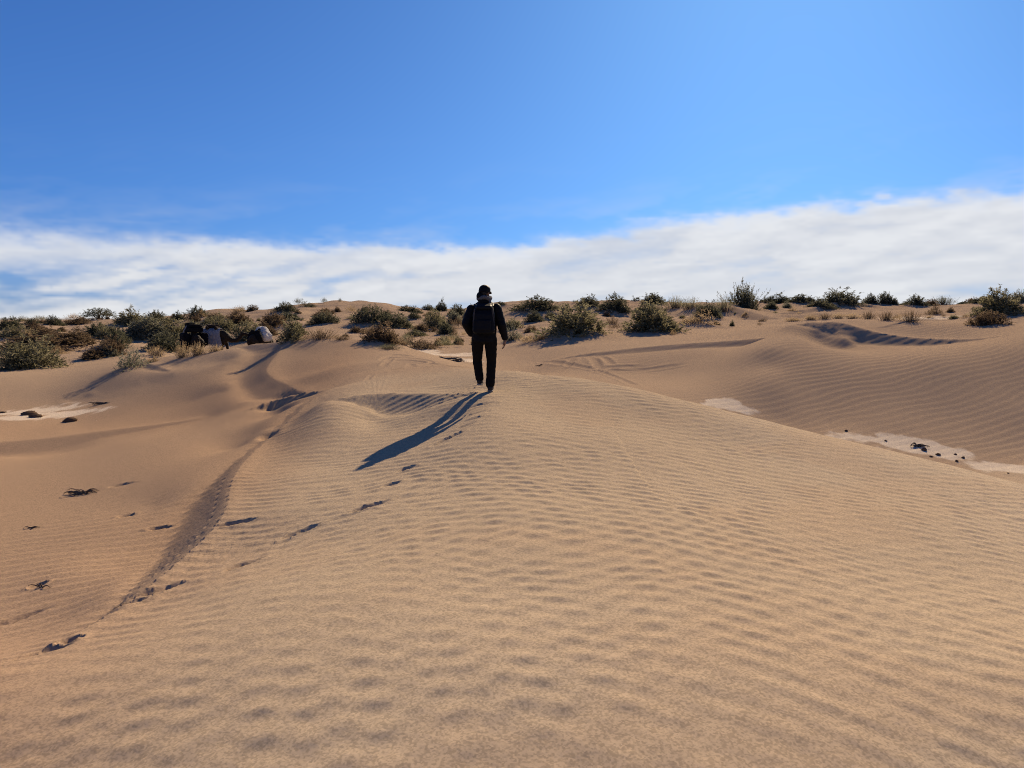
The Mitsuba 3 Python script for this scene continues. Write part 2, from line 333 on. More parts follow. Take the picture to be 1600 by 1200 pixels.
PRINTS = [  # single footprints: px, py, depth, length, heading (radians from the view direction)
    (365, 819, 7.0, .34, 1.2), (470, 831, 6.35, .36, .75), (384, 881, 5.55, .30, .8), (240, 924, 5.35, .42, .75), (208, 938, 5.15, .30, .8), (70, 1016, 4.2, .28, .8), (108, 1000, 4.4, .14, .8),
    (582, 791, 6.85, .38, .7), (566, 796, 6.75, .25, .8), (22, 970, 5.45, .40, .7), (612, 757, 7.8, .2, .8), (635, 733, 8.5, .25, .8), (694, 688, 9.6, .4, .7), (712, 680, 9.75, .3, .7),
    (728, 665, 10.15, .3, .9), (738, 655, 10.45, .38, 1.25), (745, 645, 10.8, .40, 1.3), (750, 633, 11.3, .5, 1.35), (752, 622, 11.9, .4, 1.3),
    (190, 758, 10.9, .30, 1.3), (198, 806, 9.1, .18, 1.2), (250, 826, 8.3, .22, 1.2), (60, 915, 6.7, .15, .6)]


def prints(xy):
    z = np.zeros(len(xy))
    for px, py, Y, L, hd in PRINTS:
        c = column_hit(px, py, Z0)[:2]
        near = np.nonzero((np.abs(xy - c) < 0.7).all(1))[0]
        rel = xy[near] - c
        u = rel[:, 0] * math.sin(hd) + rel[:, 1] * math.cos(hd)
        v = rel[:, 0] * math.cos(hd) - rel[:, 1] * math.sin(hd)
        wdt = 0.042 + 0.010 * np.cos(u / L * 4)
        e = np.sqrt((u / (L / 2)) ** 4 + (v / wdt) ** 4 + 2 * (u / (L / 2)) ** 2 * (v / wdt) ** 2)
        n = vnoise(rel, 0.05, int(px)) - .5
        z[near] += (0.5 if 725 < px < 760 and py < 700 else 0.85) * -0.034 * np.exp(-(e ** 2) * 1.1) * (1 + 0.5 * n) + 0.009 * np.exp(-((np.sqrt(e) - 1.45) / 0.28) ** 2) * (1 + n)
    return z


z, LEE, RUN = crest_height(xy, True)
z = z + base_height(xy) + hummocks(xy) * np.clip((160 - np.hypot(*xy.T)) / 40, 0.15, 1)
Z0 = z.reshape(GX.shape).copy()

# ------------------------------------------------------------------ where the shrubs stand
SHRUBS = """
35 581 118 50 .15 dome olive | large olive brown bush filling the left edge of the view
72 547 134 32 .20 dome brown | wide low brownish bush just behind the large bush at the left edge
112 541 56 20 .2 dome brown | brown bush at the right end of the low brownish thicket on the left
25 530 66 20 .2 dome olive | olive bush at the left edge above the large bush
70 526 60 12 .1 dome brown | flat brown scrub across the slope between the left edge and the flat-topped tree
168 532 44 20 .2 dome olive | olive bush filling the gap below the yellowish tipped bush
300 523 46 20 .1 dome olive | olive bush directly behind the left camel's load
330 536 40 18 .1 dome brown | brown bush directly behind the white draped camel
415 527 34 20 .1 dome brown | brown bush right behind the white sack
560 520 34 10 .1 dome brown | low brown scrub between the dark dome bush and the pair of dark bushes
650 525 34 10 .1 dome olive | low olive scrub above the wispy grey brown bush
735 505 30 24 .15 dome grey | grey green bush partly hidden by the walking person's left arm
10 516 40 19 .2 dome dark | dark bush cut by the left edge, on the skyline
47 507 26 9 .1 dome dark | small flat dark bush on the skyline, second from the left edge
82 508 30 15 .1 dome dark | pointed dark bush on the left skyline, left of the flat-topped tree
66 516 18 8 0 dome brown | tiny brown bush below the pointed bush on the left skyline
92 517 18 7 0 dome brown | tiny brown bush right of and below the pointed bush on the left skyline
115 505 50 9 .1 dome brown | low brown scrub just left of and below the flat-topped tree
148 529 54 20 .35 dome dark | dark shaded bush on a pale slope below the flat-topped tree
200 510 52 24 .25 dome olive | olive bush with yellowish tips right of the flat-topped tree
238 506 38 17 .2 dome dark | dark rounded bush on the left skyline, between the yellowish bush and the camels' hill
185 545 52 28 .2 dome dark | dark bush at the left end of the thicket left of the camels
222 535 66 34 .25 dome grey | grey green bush in the middle of the thicket left of the camels
262 534 60 32 .2 dome olive | olive bush at the back of the thicket left of the camels
250 549 80 30 .15 dome dark | dark broad bush at the front of the thicket left of the camels
138 562 50 18 .15 dome brown | low brown bush with dark base right of the large bush at the left edge
203 577 66 36 .1 twig grey | grey green twiggy bush behind the sandy ridge, left of the straw clumps
168 559 30 14 .1 dome grey | small greyish bush behind the grey green twiggy one
243 556 30 18 0 upright straw | pale straw tuft beside the grey green twiggy bush
238 568 24 12 0 twig straw | pale dry tuft at the foot of the grey green twiggy bush
276 500 24 12 .1 dome dark | small dark bush on the skyline above the left camel
308 499 36 20 .15 dome dark | spiky dark bush on the skyline straight above the left camel
335 499 26 10 .1 dome brown | small brown bush on the skyline right of the spiky dark one
345 520 50 24 .2 dome olive | olive bush on the slope behind the white draped camel
372 510 44 20 .2 dome brown | brown bush on the slope above the white draped camel's head
385 533 58 30 .1 dome olive | olive bush between the white draped camel and the half hidden camel
284 560 26 28 0 upright straw | straw coloured clump at the left camel's hind legs
308 556 30 24 0 upright straw | straw coloured clump under the left camel's belly
334 550 26 14 0 upright straw | short straw clump under the white draped camel
373 487 20 8 0 twig dark | tiny twiggy bush on the skyline above the white draped camel's head
395 486 20 10 .1 dome brown | small brown bush on the skyline left of the bare hill
463 531 54 36 .1 dome olive | big olive bush right of the half hidden camel
425 512 44 22 .2 dome brown | brown bush behind the half hidden camel
498 531 54 20 0 upright brown | low brown dry scrub in front of the dark dome bush
535 532 30 10 0 upright brown | little brown tuft behind the smooth dome of sand
505 508 46 19 .2 dome dark | dark dome shaped bush standing alone on the bare hill's slope
446 487 40 14 .2 dome dark | dark scrub on the left shoulder of the bare hill's top
480 480 30 12 .1 twig dark | twiggy dark scrub at the crest of the bare hill
465 476 14 11 0 upright dark | thin upright sprig standing out on the bare hill's crest, leftmost of its sprigs
506 474 10 10 0 upright dark | bent sprig on top of the bare hill, in the middle
531 473 6 8 0 upright dark | lone thin sprig on the right of the bare hill's top
448 504 46 16 .2 dome dark | dark scrub in the hollow under the bare hill's left shoulder
527 487 12 8 0 dome brown | tiny brown shrub alone on the face of the bare hill
573 484 20 6 0 dome brown | tiny brown scrub at the right end of the bare hill
582 507 64 26 .2 dome dark | broad dark bush right of the bare hill, left one of a touching pair
612 513 60 22 .2 dome dark | dark bush right of the bare hill, right one of a touching pair
596 539 64 32 .25 dome brown | dark brown bush sitting behind the smooth dome of sand
606 546 40 10 0 upright olive | low green fringe at the foot of the dark brown bush
654 546 62 26 .1 twig brown | wispy grey brown bush of bare twigs left of the walking person
637 487 44 11 .1 dome dark | dark low bushes on the skyline right of the bare hill
689 487 18 18 .1 dome dark | small round treelike bush on the skyline left of the walking person
669 485 22 9 .1 dome dark | small dark bush on the skyline left of the round treelike bush
645 497 26 10 .1 dome dark | small dark bush on the sand below the skyline, left of the round olive bush
678 515 36 28 .15 dome olive | round olive bush left of the walking person's shoulder
706 509 34 22 .2 dome grey | grey green bush close to the walking person's left shoulder
700 524 34 20 .15 dome dark | dark bush below the grey green one by the walking person's left arm
661 518 40 12 .15 dome brown | low brown scrub along a small bank left of the round olive bush
715 493 30 16 .2 dome dark | dark bush behind the walking person's left shoulder
711 527 10 26 0 upright brown | tall thin brown plant beside the walking person's left arm
701 535 17 10 0 upright straw | small straw tuft left of the walking person's hip
720 534 10 6 0 dome brown | tiny brown tuft next to the walking person's left hip
724 525 10 8 0 upright straw | tiny straw tuft touching the walking person's left elbow
803 535 34 32 .15 twig grey | grey bush just right of the walking person's right hand
800 515 36 16 .15 dome olive | olive bush behind the grey one right of the walking person
783 477 18 6 .2 dome dark | tiny dark bush on the skyline right of the walking person's head
841 489 76 21 .5 dome dark | dark scrub covering a mound on the skyline right of the walking person
836 504 34 17 .2 dome dark | dark bush in front of the scrub covered mound, left one of two
860 499 22 13 .1 dome dark | dark bush in front of the scrub covered mound, right one of two
896 532 98 48 .40 dome olive | large dense olive bush on its own sand mound right of the walking person
956 507 24 12 0 upright brown | small brown tuft between the two largest bushes right of the person
921 481 40 17 .4 dome dark | dark bush on the skyline above the large bush on its own mound
961 493 52 27 .4 dome dark | dark mound of scrub between the skyline bush and the second large bush
897 474 8 6 0 upright dark | tiny sprig on the skyline left of the dark skyline bush
1022 523 88 44 .2 dome olive | second large bush right of the person, olive and broken in outline
1090 512 58 22 .45 twig straw | pale twigs covering a sand mound right of the second large bush
1014 475 56 16 .2 dome dark | long dark bush on the skyline above the second large bush
1010 489 40 14 .2 dome dark | dark bush under the long skyline bush
1056 484 38 23 .1 upright olive | upright olive scrub right of the long skyline bush
1082 484 36 22 .1 upright olive | upright olive scrub in the middle of the ridge top row
1108 498 44 24 .3 dome dark | rounded dark bush at the right end of the pale twig mound
1131 490 32 27 .1 upright olive | tall upright olive scrub left of the tall feathery tree
1120 509 14 8 0 dome brown | tiny brown bush at the foot of the pale twig mound
1144 511 8 9 0 dome dark | tiny dark tuft alone on the sand below the tall feathery tree
1187 509 10 6 0 upright brown | tiny brown tuft at the lower end of the shaded dune step
1215 475 52 15 .2 dome dark | dark bush on the skyline first to the right of the tall feathery tree
1206 483 24 12 .1 dome dark | small dark bush under the first skyline bush right of the feathery tree
1230 482 16 10 .1 dome grey | small grey bush under the first skyline bush right of the feathery tree
1239 486 16 8 0 twig straw | small straw coloured bush on the sand below the right skyline
1256 474 44 12 .2 dome dark | dark bush on the skyline second to the right of the tall feathery tree
1316 478 66 26 .25 dome dark | largest dark bush on the right skyline
1287 480 48 15 .2 dome dark | dark bush at the left foot of the largest skyline bush
1362 470 22 15 .1 dome dark | small dark bush just right of the largest skyline bush
1386 475 28 18 .15 dome dark | dark bush in a gap on the right skyline, second past the largest
1399 468 12 10 0 dome dark | tiny pointed bush on the skyline behind the second one past the largest
1434 474 36 16 .2 dome dark | dark bush on the right skyline, third past the largest
1416 468 18 6 0 dome grey | tiny grey bush on the skyline left of the third one past the largest
1476 472 40 15 .1 upright dark | spiky dark bush on the right skyline, fourth past the largest
1457 472 22 10 .1 dome brown | brownish bush on the skyline left of the spiky one
1522 471 24 9 .1 dome brown | small brownish bush on the skyline left of the right edge bush
1548 468 46 13 .2 dome dark | dark bush on the skyline behind the right edge bush
1505 467 22 4 0 dome dark | thin line of dark scrub on the far right skyline
1570 494 74 40 .15 dome olive | big olive bush at the right edge of the view
1550 509 56 22 .1 dome brown | brown bush in front of the big bush at the right edge
1596 474 30 20 .1 dome grey | greenish bush cut off by the right edge
1572 460 12 14 0 upright dark | leafy sprig sticking up above the big bush at the right edge
1242 502 30 8 0 upright straw | dry grass tuft behind the dark slip face, leftmost of the row
1268 500 26 10 0 upright straw | dry grass tuft behind the dark slip face, second of the row
1290 499 24 11 0 upright brown | taller brown tuft behind the dark slip face, third of the row
1311 498 24 10 0 upright straw | dry grass tuft behind the dark slip face, fourth of the row
1334 498 26 10 0 upright straw | dry grass tuft behind the dark slip face, fifth of the row
1358 499 24 15 0 upright brown | tall brown tuft at the right end of the dry grass row
1387 501 28 17 0 upright brown | brown upright bush right of the dry grass row
1405 501 16 12 0 upright straw | pale tuft between the two brown bushes right of the dry grass row
1426 504 34 21 0 upright brown | dark brown bush right of the dry grass row, beside the pale hardpan
1462 491 28 17 0 twig brown | thin twiggy bush right of the pale hardpan
1486 488 13 8 0 dome brown | tiny brown bush right of the thin twiggy one
1475 496 8 6 0 upright brown | tiny tuft below the thin twiggy bush
150 496 48 19 0 flat dark | flat-topped tree with several trunks on the left skyline
1166 481 48 41 0 feather dark | tall feathery tree rising above the right skyline
"""


def column_hit(px, py, Z):
    """Where the sight line of a pixel meets the sand of the height grid Z."""
    Y = np.exp(np.linspace(math.log(1.5), math.log(165), 4000))
    p = at(px, py, Y)
    i = np.interp(np.arctan2(p[:, 0], p[:, 1]), AZ, np.arange(len(AZ)))
    j = np.interp(np.hypot(p[:, 0], p[:, 1]), RR, np.arange(len(RR)))
    g = map_coordinates(Z, [i, j], order=1)
    hit = np.nonzero(p[:, 2] <= g)[0]
    k = hit[0] if len(hit) else int(np.argmin((p[:, 2] - g) / Y))
    return np.array([p[k, 0], p[k, 1], g[k]])


plants = []
for line in SHRUBS.strip().split('\n'):
    f = [x.strip() for x in line.split('|')]
    px, py, w, h, m, style, colour = f[0].split()
    px, py, w, h, m = map(float, (px, py, w, h, m))
    o = column_hit(px, py, Z0)
    W, H = w / F * o[1], h / F * o[1]
    plants.append(dict(o=o, W=W, H=H, m=m, style=style, colour=colour, wpx=w, label=f[1], group=f[2] if len(f) > 2 else None))
    if m > 0:
        dd = ((xy[:, 0] - o[0]) / (0.62 * W)) ** 2 + ((xy[:, 1] - o[1] - 0.25 * W) / (0.62 * W)) ** 2
        k = dd < 9
        z[k] += m * H * np.exp(-dd[k] * (0.8 + 0.5 * vnoise(xy[k], 0.5 * W, 77)))

z = z + ripples(xy, LEE, RUN) + tracks(xy) + prints(xy)
GZ = z.reshape(GX.shape)


def ground_z(x, y):
    """Height of the sand at the points."""
    a, rr = np.arctan2(np.atleast_1d(x), np.atleast_1d(y)), np.hypot(np.atleast_1d(x), np.atleast_1d(y))
    i, j = np.interp(a, AZ, np.arange(len(AZ))), np.interp(rr, RR, np.arange(len(RR)))
    return map_coordinates(GZ, [i, j], order=1)


nA, nR = GX.shape
idx = np.arange(nA * nR).reshape(nA, nR)
a, b, c, d = idx[:-1, :-1], idx[1:, :-1], idx[1:, 1:], idx[:-1, 1:]
quads = np.stack([a, d, c, b], -1).reshape(-1, 4)
faces = np.vstack([quads[:, [0, 2, 1]], quads[:, [0, 3, 2]]])
V = np.c_[xy, z]
centre = len(V)
V = np.vstack([V, [[0, 0, z[0]]]])
fan = np.stack([idx[:-1, 0], idx[1:, 0], np.full(nA - 1, centre)], -1)
faces = np.vstack([faces, fan[:, [0, 2, 1]]])
nrm = np.cross(V[faces[0, 1]] - V[faces[0, 0]], V[faces[0, 2]] - V[faces[0, 0]])
if nrm[2] < 0:
    faces = faces[:, ::-1]

# pale hardpan floors between the dunes: (px, py, depth, radius across, radius along)
PANS = [(1350, 687, 20.2, 1.1, .9), (1420, 697, 19.5, 1.6, 1.0), (1470, 704, 18.9, 1.2, .8), (1565, 733, 17.0, 1.1, .7), (1600, 735, 16.8, 1.5, .5), (1130, 631, 24.2, .9, .9), (1160, 640, 23.6, .6, .6),
        (60, 640, 23.6, 1.7, 1.6), (20, 652, 21.6, 1.6, 1.0), (110, 646, 22.6, 1.6, 1.0), (700, 553, 40, 3.0, 2.0), (650, 549, 42, 2.0, 2.0), (1440, 499, 66, 4, 4), (720, 562, 35.5, 1.6, 2.0), (1345, 497, 66, 5, 2)]
PW = [(*on_sand(px, py, Y)[:2], rx, ry) for px, py, Y, rx, ry in PANS]


def sand_color(p, n, uv):
    big = mikit.fbm(p.x * 0.13, p.y * 0.13, 4.0, 3)
    mid = mikit.fbm(p.x * 0.9, p.y * 0.9, 2.0, 3)
    grain = mikit.noise(p.x * 140, p.y * 140, p.z * 140)
    grain2 = mikit.noise(p.x * 45 + 9, p.y * 45, p.z * 45)
    c = mikit.mix((0.408, 0.315, 0.213), (0.460, 0.362, 0.250), mikit.smoothstep(0.3, 0.7, big))
    c = mikit.mix(c, (0.425, 0.305, 0.195), 0.35 * mikit.smoothstep(0.45, 0.75, mid))
    c = mikit.mix(c, (0.335, 0.238, 0.160), 0.85 * mikit.smoothstep(13.5, 18, p.y + 2.5 * (mid - 0.5)))            # browner sand away from the big pale dune
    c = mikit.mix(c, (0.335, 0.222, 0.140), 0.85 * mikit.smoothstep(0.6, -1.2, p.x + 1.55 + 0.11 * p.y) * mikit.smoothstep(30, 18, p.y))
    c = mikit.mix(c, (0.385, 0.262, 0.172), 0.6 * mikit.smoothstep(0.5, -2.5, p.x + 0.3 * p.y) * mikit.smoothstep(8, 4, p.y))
    pan = mi.Float(0)
    for x, y, rx, ry in PW:
        e = dr.sqrt(dr.square((p.x - x) / rx) + dr.square((p.y - y) / ry))
        pan = dr.maximum(pan, 1 - e)
    fine = mikit.fbm(p.x * 3.1 + 3, p.y * 1.6, 5.0, 4)
    pan = mikit.smoothstep(0.10, 0.30, pan * 0.55 + 0.62 * (fine - 0.5) + 0.25 * (mid - 0.5)) * mikit.smoothstep(0.0, 0.12, pan)
    c = mikit.mix(c, (0.60, 0.50, 0.38), 0.85 * pan)
    grain3 = mikit.noise(p.x * 88 + 3, p.y * 88, p.z * 88)
    speck = mikit.smoothstep(0.28, 0.66, grain * 0.5 + grain3 * 0.5) - 0.5
    return c * (0.97 + 0.10 * (grain2 - 0.5) + 0.30 * speck + 0.05 * (mikit.noise(p.x * 17, p.y * 17, p.z * 17) - 0.5))


def sand_bump(p, n, uv):
    return mikit.noise(p.x * 75, p.y * 75, p.z * 75) * 0.6 + mikit.noise(p.x * 31 + 5, p.y * 31, p.z * 31) * 1.0


scene['sand'] = {'type': 'bumpmap', 'arbitrary': proc(sand_bump, 3e-3), 'scale': 0.0013,
                 'bsdf': {'type': 'diffuse', 'reflectance': proc(sand_color)}}
scene['sand_dunes'] = ply((V, faces), 'sand', smooth=True)
labels['sand_dunes'] = {'label': 'rippled ochre desert sand dunes reaching the horizon', 'category': 'sand', 'kind': 'structure'}

# ------------------------------------------------------------------ plants
def leaf_color(base, tip):
    def fn(p, n, uv):
        t = mikit.noise(p.x * 2.3, p.y * 2.3, p.z * 3.1)
        u = mikit.noise(p.x * 17, p.y * 17, p.z * 17)
        return mikit.mix(base, tip, mikit.smoothstep(0.25, 0.8, t)) * (0.6 + 0.8 * u)
    return fn


LEAF = {'dark': ((.082, .084, .056), (.150, .146, .096)), 'olive': ((.155, .145, .085), (.265, .240, .145)), 'grey': ((.150, .150, .108), (.24, .235, .170)),
        'straw': ((.34, .25, .14), (.47, .36, .22)), 'brown': ((.125, .090, .058), (.205, .150, .095))}
for k, (a_, b_) in LEAF.items():
    scene['leaf_' + k] = {'type': 'principledthin', 'base_color': proc(leaf_color(a_, b_)), 'roughness': 0.75, 'spec_tint': 0.0, 'diff_trans': 1.1, 'eta': 1.2}
scene['bark'] = {'type': 'twosided', 'bsdf': {'type': 'diffuse', 'reflectance': {'type': 'rgb', 'value': [.125, .098, .072]}}}


def blades(p0, p1, width, rng, bend=None):
    """Slender leaf-like quads from p0 to p1 (n x 3)."""
    d = p1 - p0
    s = np.cross(d, rng.normal(size=d.shape))
    s *= (width / (np.linalg.norm(s, axis=1) + 1e-9))[:, None]
    mid = p0 + 0.45 * d
    v = np.stack([p0, mid + s, p1, mid - s], 1).reshape(-1, 3)
    i = np.arange(len(p0))[:, None] * 4
    return v, np.vstack([i + [0, 1, 2], i + [0, 2, 3]])


def tubes(paths, r0, r1, sides=4):
    out = []
    for k, p in enumerate(paths):
        out.append(mi_tube(p, np.linspace(r0, r1, len(p)), sides))
    return join(out)


def mi_tube(p, rad, sides=4):
    p = np.asarray(p, float)
    t = np.gradient(p, axis=0)
    t /= np.linalg.norm(t, axis=1, keepdims=True) + 1e-12
    a = np.cross(t, np.where(np.abs(t[:, 2:]) < 0.9, [0, 0, 1.0], [1.0, 0, 0]))
    a /= np.linalg.norm(a, axis=1, keepdims=True) + 1e-12
    b, an = np.cross(t, a), np.arange(sides) * 2 * np.pi / sides
    v = p[:, None] + np.asarray(rad)[:, None, None] * (np.cos(an)[None, :, None] * a[:, None] + np.sin(an)[None, :, None] * b[:, None])
    i, j = np.meshgrid(np.arange(len(p) - 1), np.arange(sides), indexing='ij')
    q = np.stack([i * sides + j, i * sides + (j + 1) % sides, (i + 1) * sides + (j + 1) % sides, (i + 1) * sides + j], -1).reshape(-1, 4)
    cap = [[(len(p) - 1) * sides + x for x in (0, k, k + 1)] for k in range(1, sides - 1)]
    return v.reshape(-1, 3), np.vstack([q[:, [0, 1, 2]], q[:, [0, 2, 3]], cap])


def join(parts):
    v, f, n = [], [], 0
    for a, b in parts:
        v.append(a)
        f.append(np.asarray(b) + n)
        n += len(a)
    return np.vstack(v), np.vstack(f)


def dome_plant(rng, n_tips, leaves, leaf, lump, low=0.02, stems=18, spike=0.06, flat=None):
    """Unit shrub (about 1 wide, 1 tall): twigs from the base to the tips on a lumpy dome, each carrying small leaves."""
    az, el = rng.uniform(0, 2 * np.pi, n_tips), np.arcsin(rng.uniform(low, 1, n_tips))
    d = np.c_[np.cos(el) * np.cos(az), np.cos(el) * np.sin(az), np.sin(el)]
    nl = int(rng.integers(5, 9))
    la_, lr_ = rng.uniform(0, 2 * np.pi, nl), rng.uniform(.10, .36, nl)
    lobe = np.c_[np.cos(la_) * lr_, np.sin(la_) * lr_, rng.uniform(.16, .34, nl), rng.uniform(.45, .95, nl) * (1 - .9 * lr_ ** 2)]
    lobe[0] = [rng.normal() * .08, rng.normal() * .08, .30, 1.0]
    which = rng.choice(nl, n_tips, p=lobe[:, 2] ** 1.5 / (lobe[:, 2] ** 1.5).sum())
    R = 1 + lump * 2 * (meshkit.fbm(d * 1.7 + rng.uniform(0, 50, 3), 3, int(rng.integers(1e6))) - 0.5)
    rho = rng.uniform(0.15, 1, n_tips) ** 0.4 * R
    tip = d * [0.5, 0.5, 0.95] * rho[:, None]
    if not flat:
        tip = np.c_[lobe[which, :2] + tip[:, :2] * lobe[which, 2:3] * 2.0, tip[:, 2] * lobe[which, 3]]
        tip[:, :2] *= (1 + 0.35 * np.exp(-tip[:, 2:] / 0.25)) * 0.92      # broad skirts resting on the sand
        tip[:, 2] = np.maximum(tip[:, 2] - 0.05, 0.0)
    if flat:
        tip[:, 2] = flat + (1 - flat) * tip[:, 2]
        tip[:, 2] -= 0.35 * np.hypot(tip[:, 0], tip[:, 1]) * flat
    dirn = d * [0.5, 0.5, 1] + [0, 0, 0.35] + 0.25 * rng.normal(size=d.shape)
    dirn /= np.linalg.norm(dirn, axis=1, keepdims=True)
    L = rng.uniform(0.10, 0.24, n_tips) * (1 + (rng.random(n_tips) < 0.12) * 0.5)
    end = tip + dirn * (spike * rng.random(n_tips) ** 2)[:, None]
    start = end - dirn * L[:, None]
    fol = [blades(start, end, 0.0045, rng)]
    t = rng.uniform(0.1, 1.0, (n_tips, leaves))
    p0 = (start[:, None] + (end - start)[:, None] * t[..., None]).reshape(-1, 3)
    out = np.repeat(dirn, leaves, 0) * 0.8 + rng.normal(size=p0.shape) * 0.75
    out /= np.linalg.norm(out, axis=1, keepdims=True)
    ll = leaf * rng.uniform(0.5, 1.3, len(p0))
    fol.append(blades(p0, p0 + out * ll[:, None], 0.20 * leaf, rng))
    paths = []
    for k in rng.choice(n_tips, stems, replace=False):
        b = np.r_[rng.normal(size=2) * (0.10 if flat is None else 0.035), -0.03]
        m = b * 0.45 + start[k] * 0.55 + np.r_[rng.normal(size=2) * 0.03, 0.06]
        s = np.linspace(0, 1, 5)[:, None]
        paths.append((1 - s) ** 2 * b + 2 * s * (1 - s) * m + s * s * start[k])
    return join(fol), tubes(paths, 0.016 if flat else 0.011, 0.003)


def upright_plant(rng, n, leaves, spread, thick=0.007):
    base = np.c_[rng.normal(size=(n, 2)) * 0.17, np.full(n, -0.02)]
    base[:, :2] = np.clip(base[:, :2], -.36, .36)
    h = rng.uniform(0.35, 1.0, n) * (1 - 0.8 * np.hypot(base[:, 0], base[:, 1]))
    top = base + np.c_[base[:, :2] * spread + rng.normal(size=(n, 2)) * 0.07, h]
    mid = 0.5 * (base + top) + np.c_[-base[:, :2] * 0.15, np.zeros(n)]
    fol = [blades(mid, top, thick, rng), blades(mid, top, thick, rng)]
    t = rng.uniform(0.1, 1, (n, leaves))
    p0 = (mid[:, None] + (top - mid)[:, None] * t[..., None]).reshape(-1, 3)
    o = rng.normal(size=p0.shape) * 0.7 + [0, 0, 0.9]
    o /= np.linalg.norm(o, axis=1, keepdims=True)
    fol.append(blades(p0, p0 + o * rng.uniform(.03, .09, len(p0))[:, None], 0.008, rng))
    paths = [np.array([base[k], 0.5 * (base[k] + mid[k]), mid[k] + (top[k] - mid[k]) * 0.1]) for k in range(0, n)]
    return join(fol), tubes(paths, 0.007, 0.005, 3)


def unit(fol, br):
    """Brings a plant to 1 wide and 1 tall."""
    v = fol[0]
    lo, hi = np.percentile(v, 1, axis=0), np.percentile(v, 99, axis=0)
    k = np.r_[1 / (hi[0] - lo[0]), 1 / (hi[1] - lo[1]), 1 / np.percentile(v[:, 2], 99.3)]
    c = np.r_[(lo[0] + hi[0]) / 2, (lo[1] + hi[1]) / 2, 0]
    return ((fol[0] - c) * k, fol[1]), ((br[0] - c) * k, br[1])


def make_kind(style, seed):
    rng = np.random.default_rng(seed)
    if style == 'dome':
        return dome_plant(rng, 760, 14, 0.050, 0.30 + 0.1 * (seed % 3), spike=0.12)
    if style == 'twig':
        return dome_plant(rng, 520, 4, 0.05, 0.30, stems=60, spike=0.14)
    if style == 'upright':
        return upright_plant(rng, 150, 8, 0.9)
    if style == 'flat':
        return dome_plant(rng, 420, 12, 0.045, 0.25, low=0.0, stems=26, spike=0.08, flat=0.36)
    if style == 'feather':
        f1, b1 = dome_plant(rng, 800, 13, 0.045, 0.30, stems=26, spike=0.14)
        f2, b2 = upright_plant(rng, 70, 16, 1.2)
        return join([f1, f2]), join([b1, b2])


KINDS = {'dome': 7, 'twig': 2, 'upright': 4, 'flat': 1, 'feather': 1}
NAMES = {'dome': ('desert_shrub', 'shrub'), 'twig': ('twiggy_shrub', 'shrub'), 'upright': ('dry_grass_tuft', 'grass tuft'), 'flat': ('desert_tree', 'tree'), 'feather': ('desert_tree', 'tree')}
protos, counts, meshes = {}, {}, {}


def numbered(name):
    counts[name] = counts.get(name, 0) + 1
    return name if counts[name] == 1 else '%s_%03d' % (name, counts[name] - 1)


rng = np.random.default_rng(8)
clear = [(p['o'][0], p['o'][1]) for p in plants]
while len(plants) < 129 + 150:                                       # little dry tufts between the shrubs
    px, py = rng.uniform(5, 1595), rng.uniform(486, 556)
    if py > np.interp(px, [0, 150, 260, 420, 560, 680, 780, 900, 1130, 1240, 1600], [560, 560, 545, 520, 528, 552, 540, 540, 520, 496, 506]):
        continue
    o = column_hit(px, py, GZ)
    if o[1] < 42 or meshkit.noise(np.array([[o[0] / 9, o[1] / 9, 0]]), 5)[0] < 0.35:
        continue
    if len(plants) > 129 + 105 and px > 720:
        continue
    h = rng.uniform(.22, .6) * (1.9 if len(plants) > 129 + 105 else 1)
    plants.append(dict(o=o, W=h * rng.uniform(1.2, 2.6), H=h, m=0, style=('upright', 'dome', 'twig')[int(rng.integers(3))], colour=('straw', 'brown', 'olive', 'brown')[int(rng.integers(4))],
                       wpx=5, label='low shrub in a gap of the scrub belt' if h > .6 else 'small dry tuft among the scrub between the larger shrubs',
                       group='low shrubs filling the gaps' if h > .6 else 'small dry tufts between the shrubs', tuft=h <= .6))
rng = np.random.default_rng(4)
for k, p in enumerate(plants):
    style, colour = p['style'], p['colour']
    v = int(rng.integers(KINDS[style]))
    if (style, v) not in meshes:
        meshes[style, v] = unit(*make_kind(style, 100 * len(style) + v))
    name, cat = NAMES[style]
    if p.get('tuft'):
        name, cat = 'scrub_tuft', 'tuft'
    elif style == 'upright' and colour in ('olive', 'dark'):
        name, cat = 'upright_shrub', 'shrub'
    single = p['wpx'] < 21
    pid = 'kind_%s_%d_%s%s' % (style, v, colour, '_small' if single else '')
    if pid not in protos:
        fol, br = meshes[style, v]
        protos[pid] = {'type': 'shapegroup', 'foliage': ply(fol, 'leaf_' + colour)}
        if not single:
            protos[pid]['branches'] = ply(br, 'bark')
        scene[pid] = protos[pid]
    key = numbered(name)
    o, W, H = p['o'], p['W'], p['H']
    zg = min(ground_z(o[0] + dx * W, o[1] + dy * W)[0] for dx in (-.25, 0, .25) for dy in (-.1, .15))
    scene[key] = {'type': 'instance', 'shapegroup': {'type': 'ref', 'id': pid},
                  'to_world': T().translate([o[0], o[1] + 0.15 * W, zg - 0.03 * H]).rotate([0, 0, 1], float(rng.uniform(0, 360))).scale([0.97 * W, 0.97 * W, 1.0 * H])}
    labels[key] = {'label': p['label'], 'category': cat, **({'group': p['group']} if p['group'] else {})}


# ------------------------------------------------------------------ figures: hulls of spheres joined into one skin, then smoothed
def ell(c, r, n=20):
    r = (r, r, r) if np.isscalar(r) else r
    return m3.Manifold.sphere(1.0, n).scale([float(x) for x in r]).translate([float(x) for x in c])


def bone(a, ra, b, rb):
    return m3.Manifold.batch_hull([ell(a, ra), ell(b, rb)])


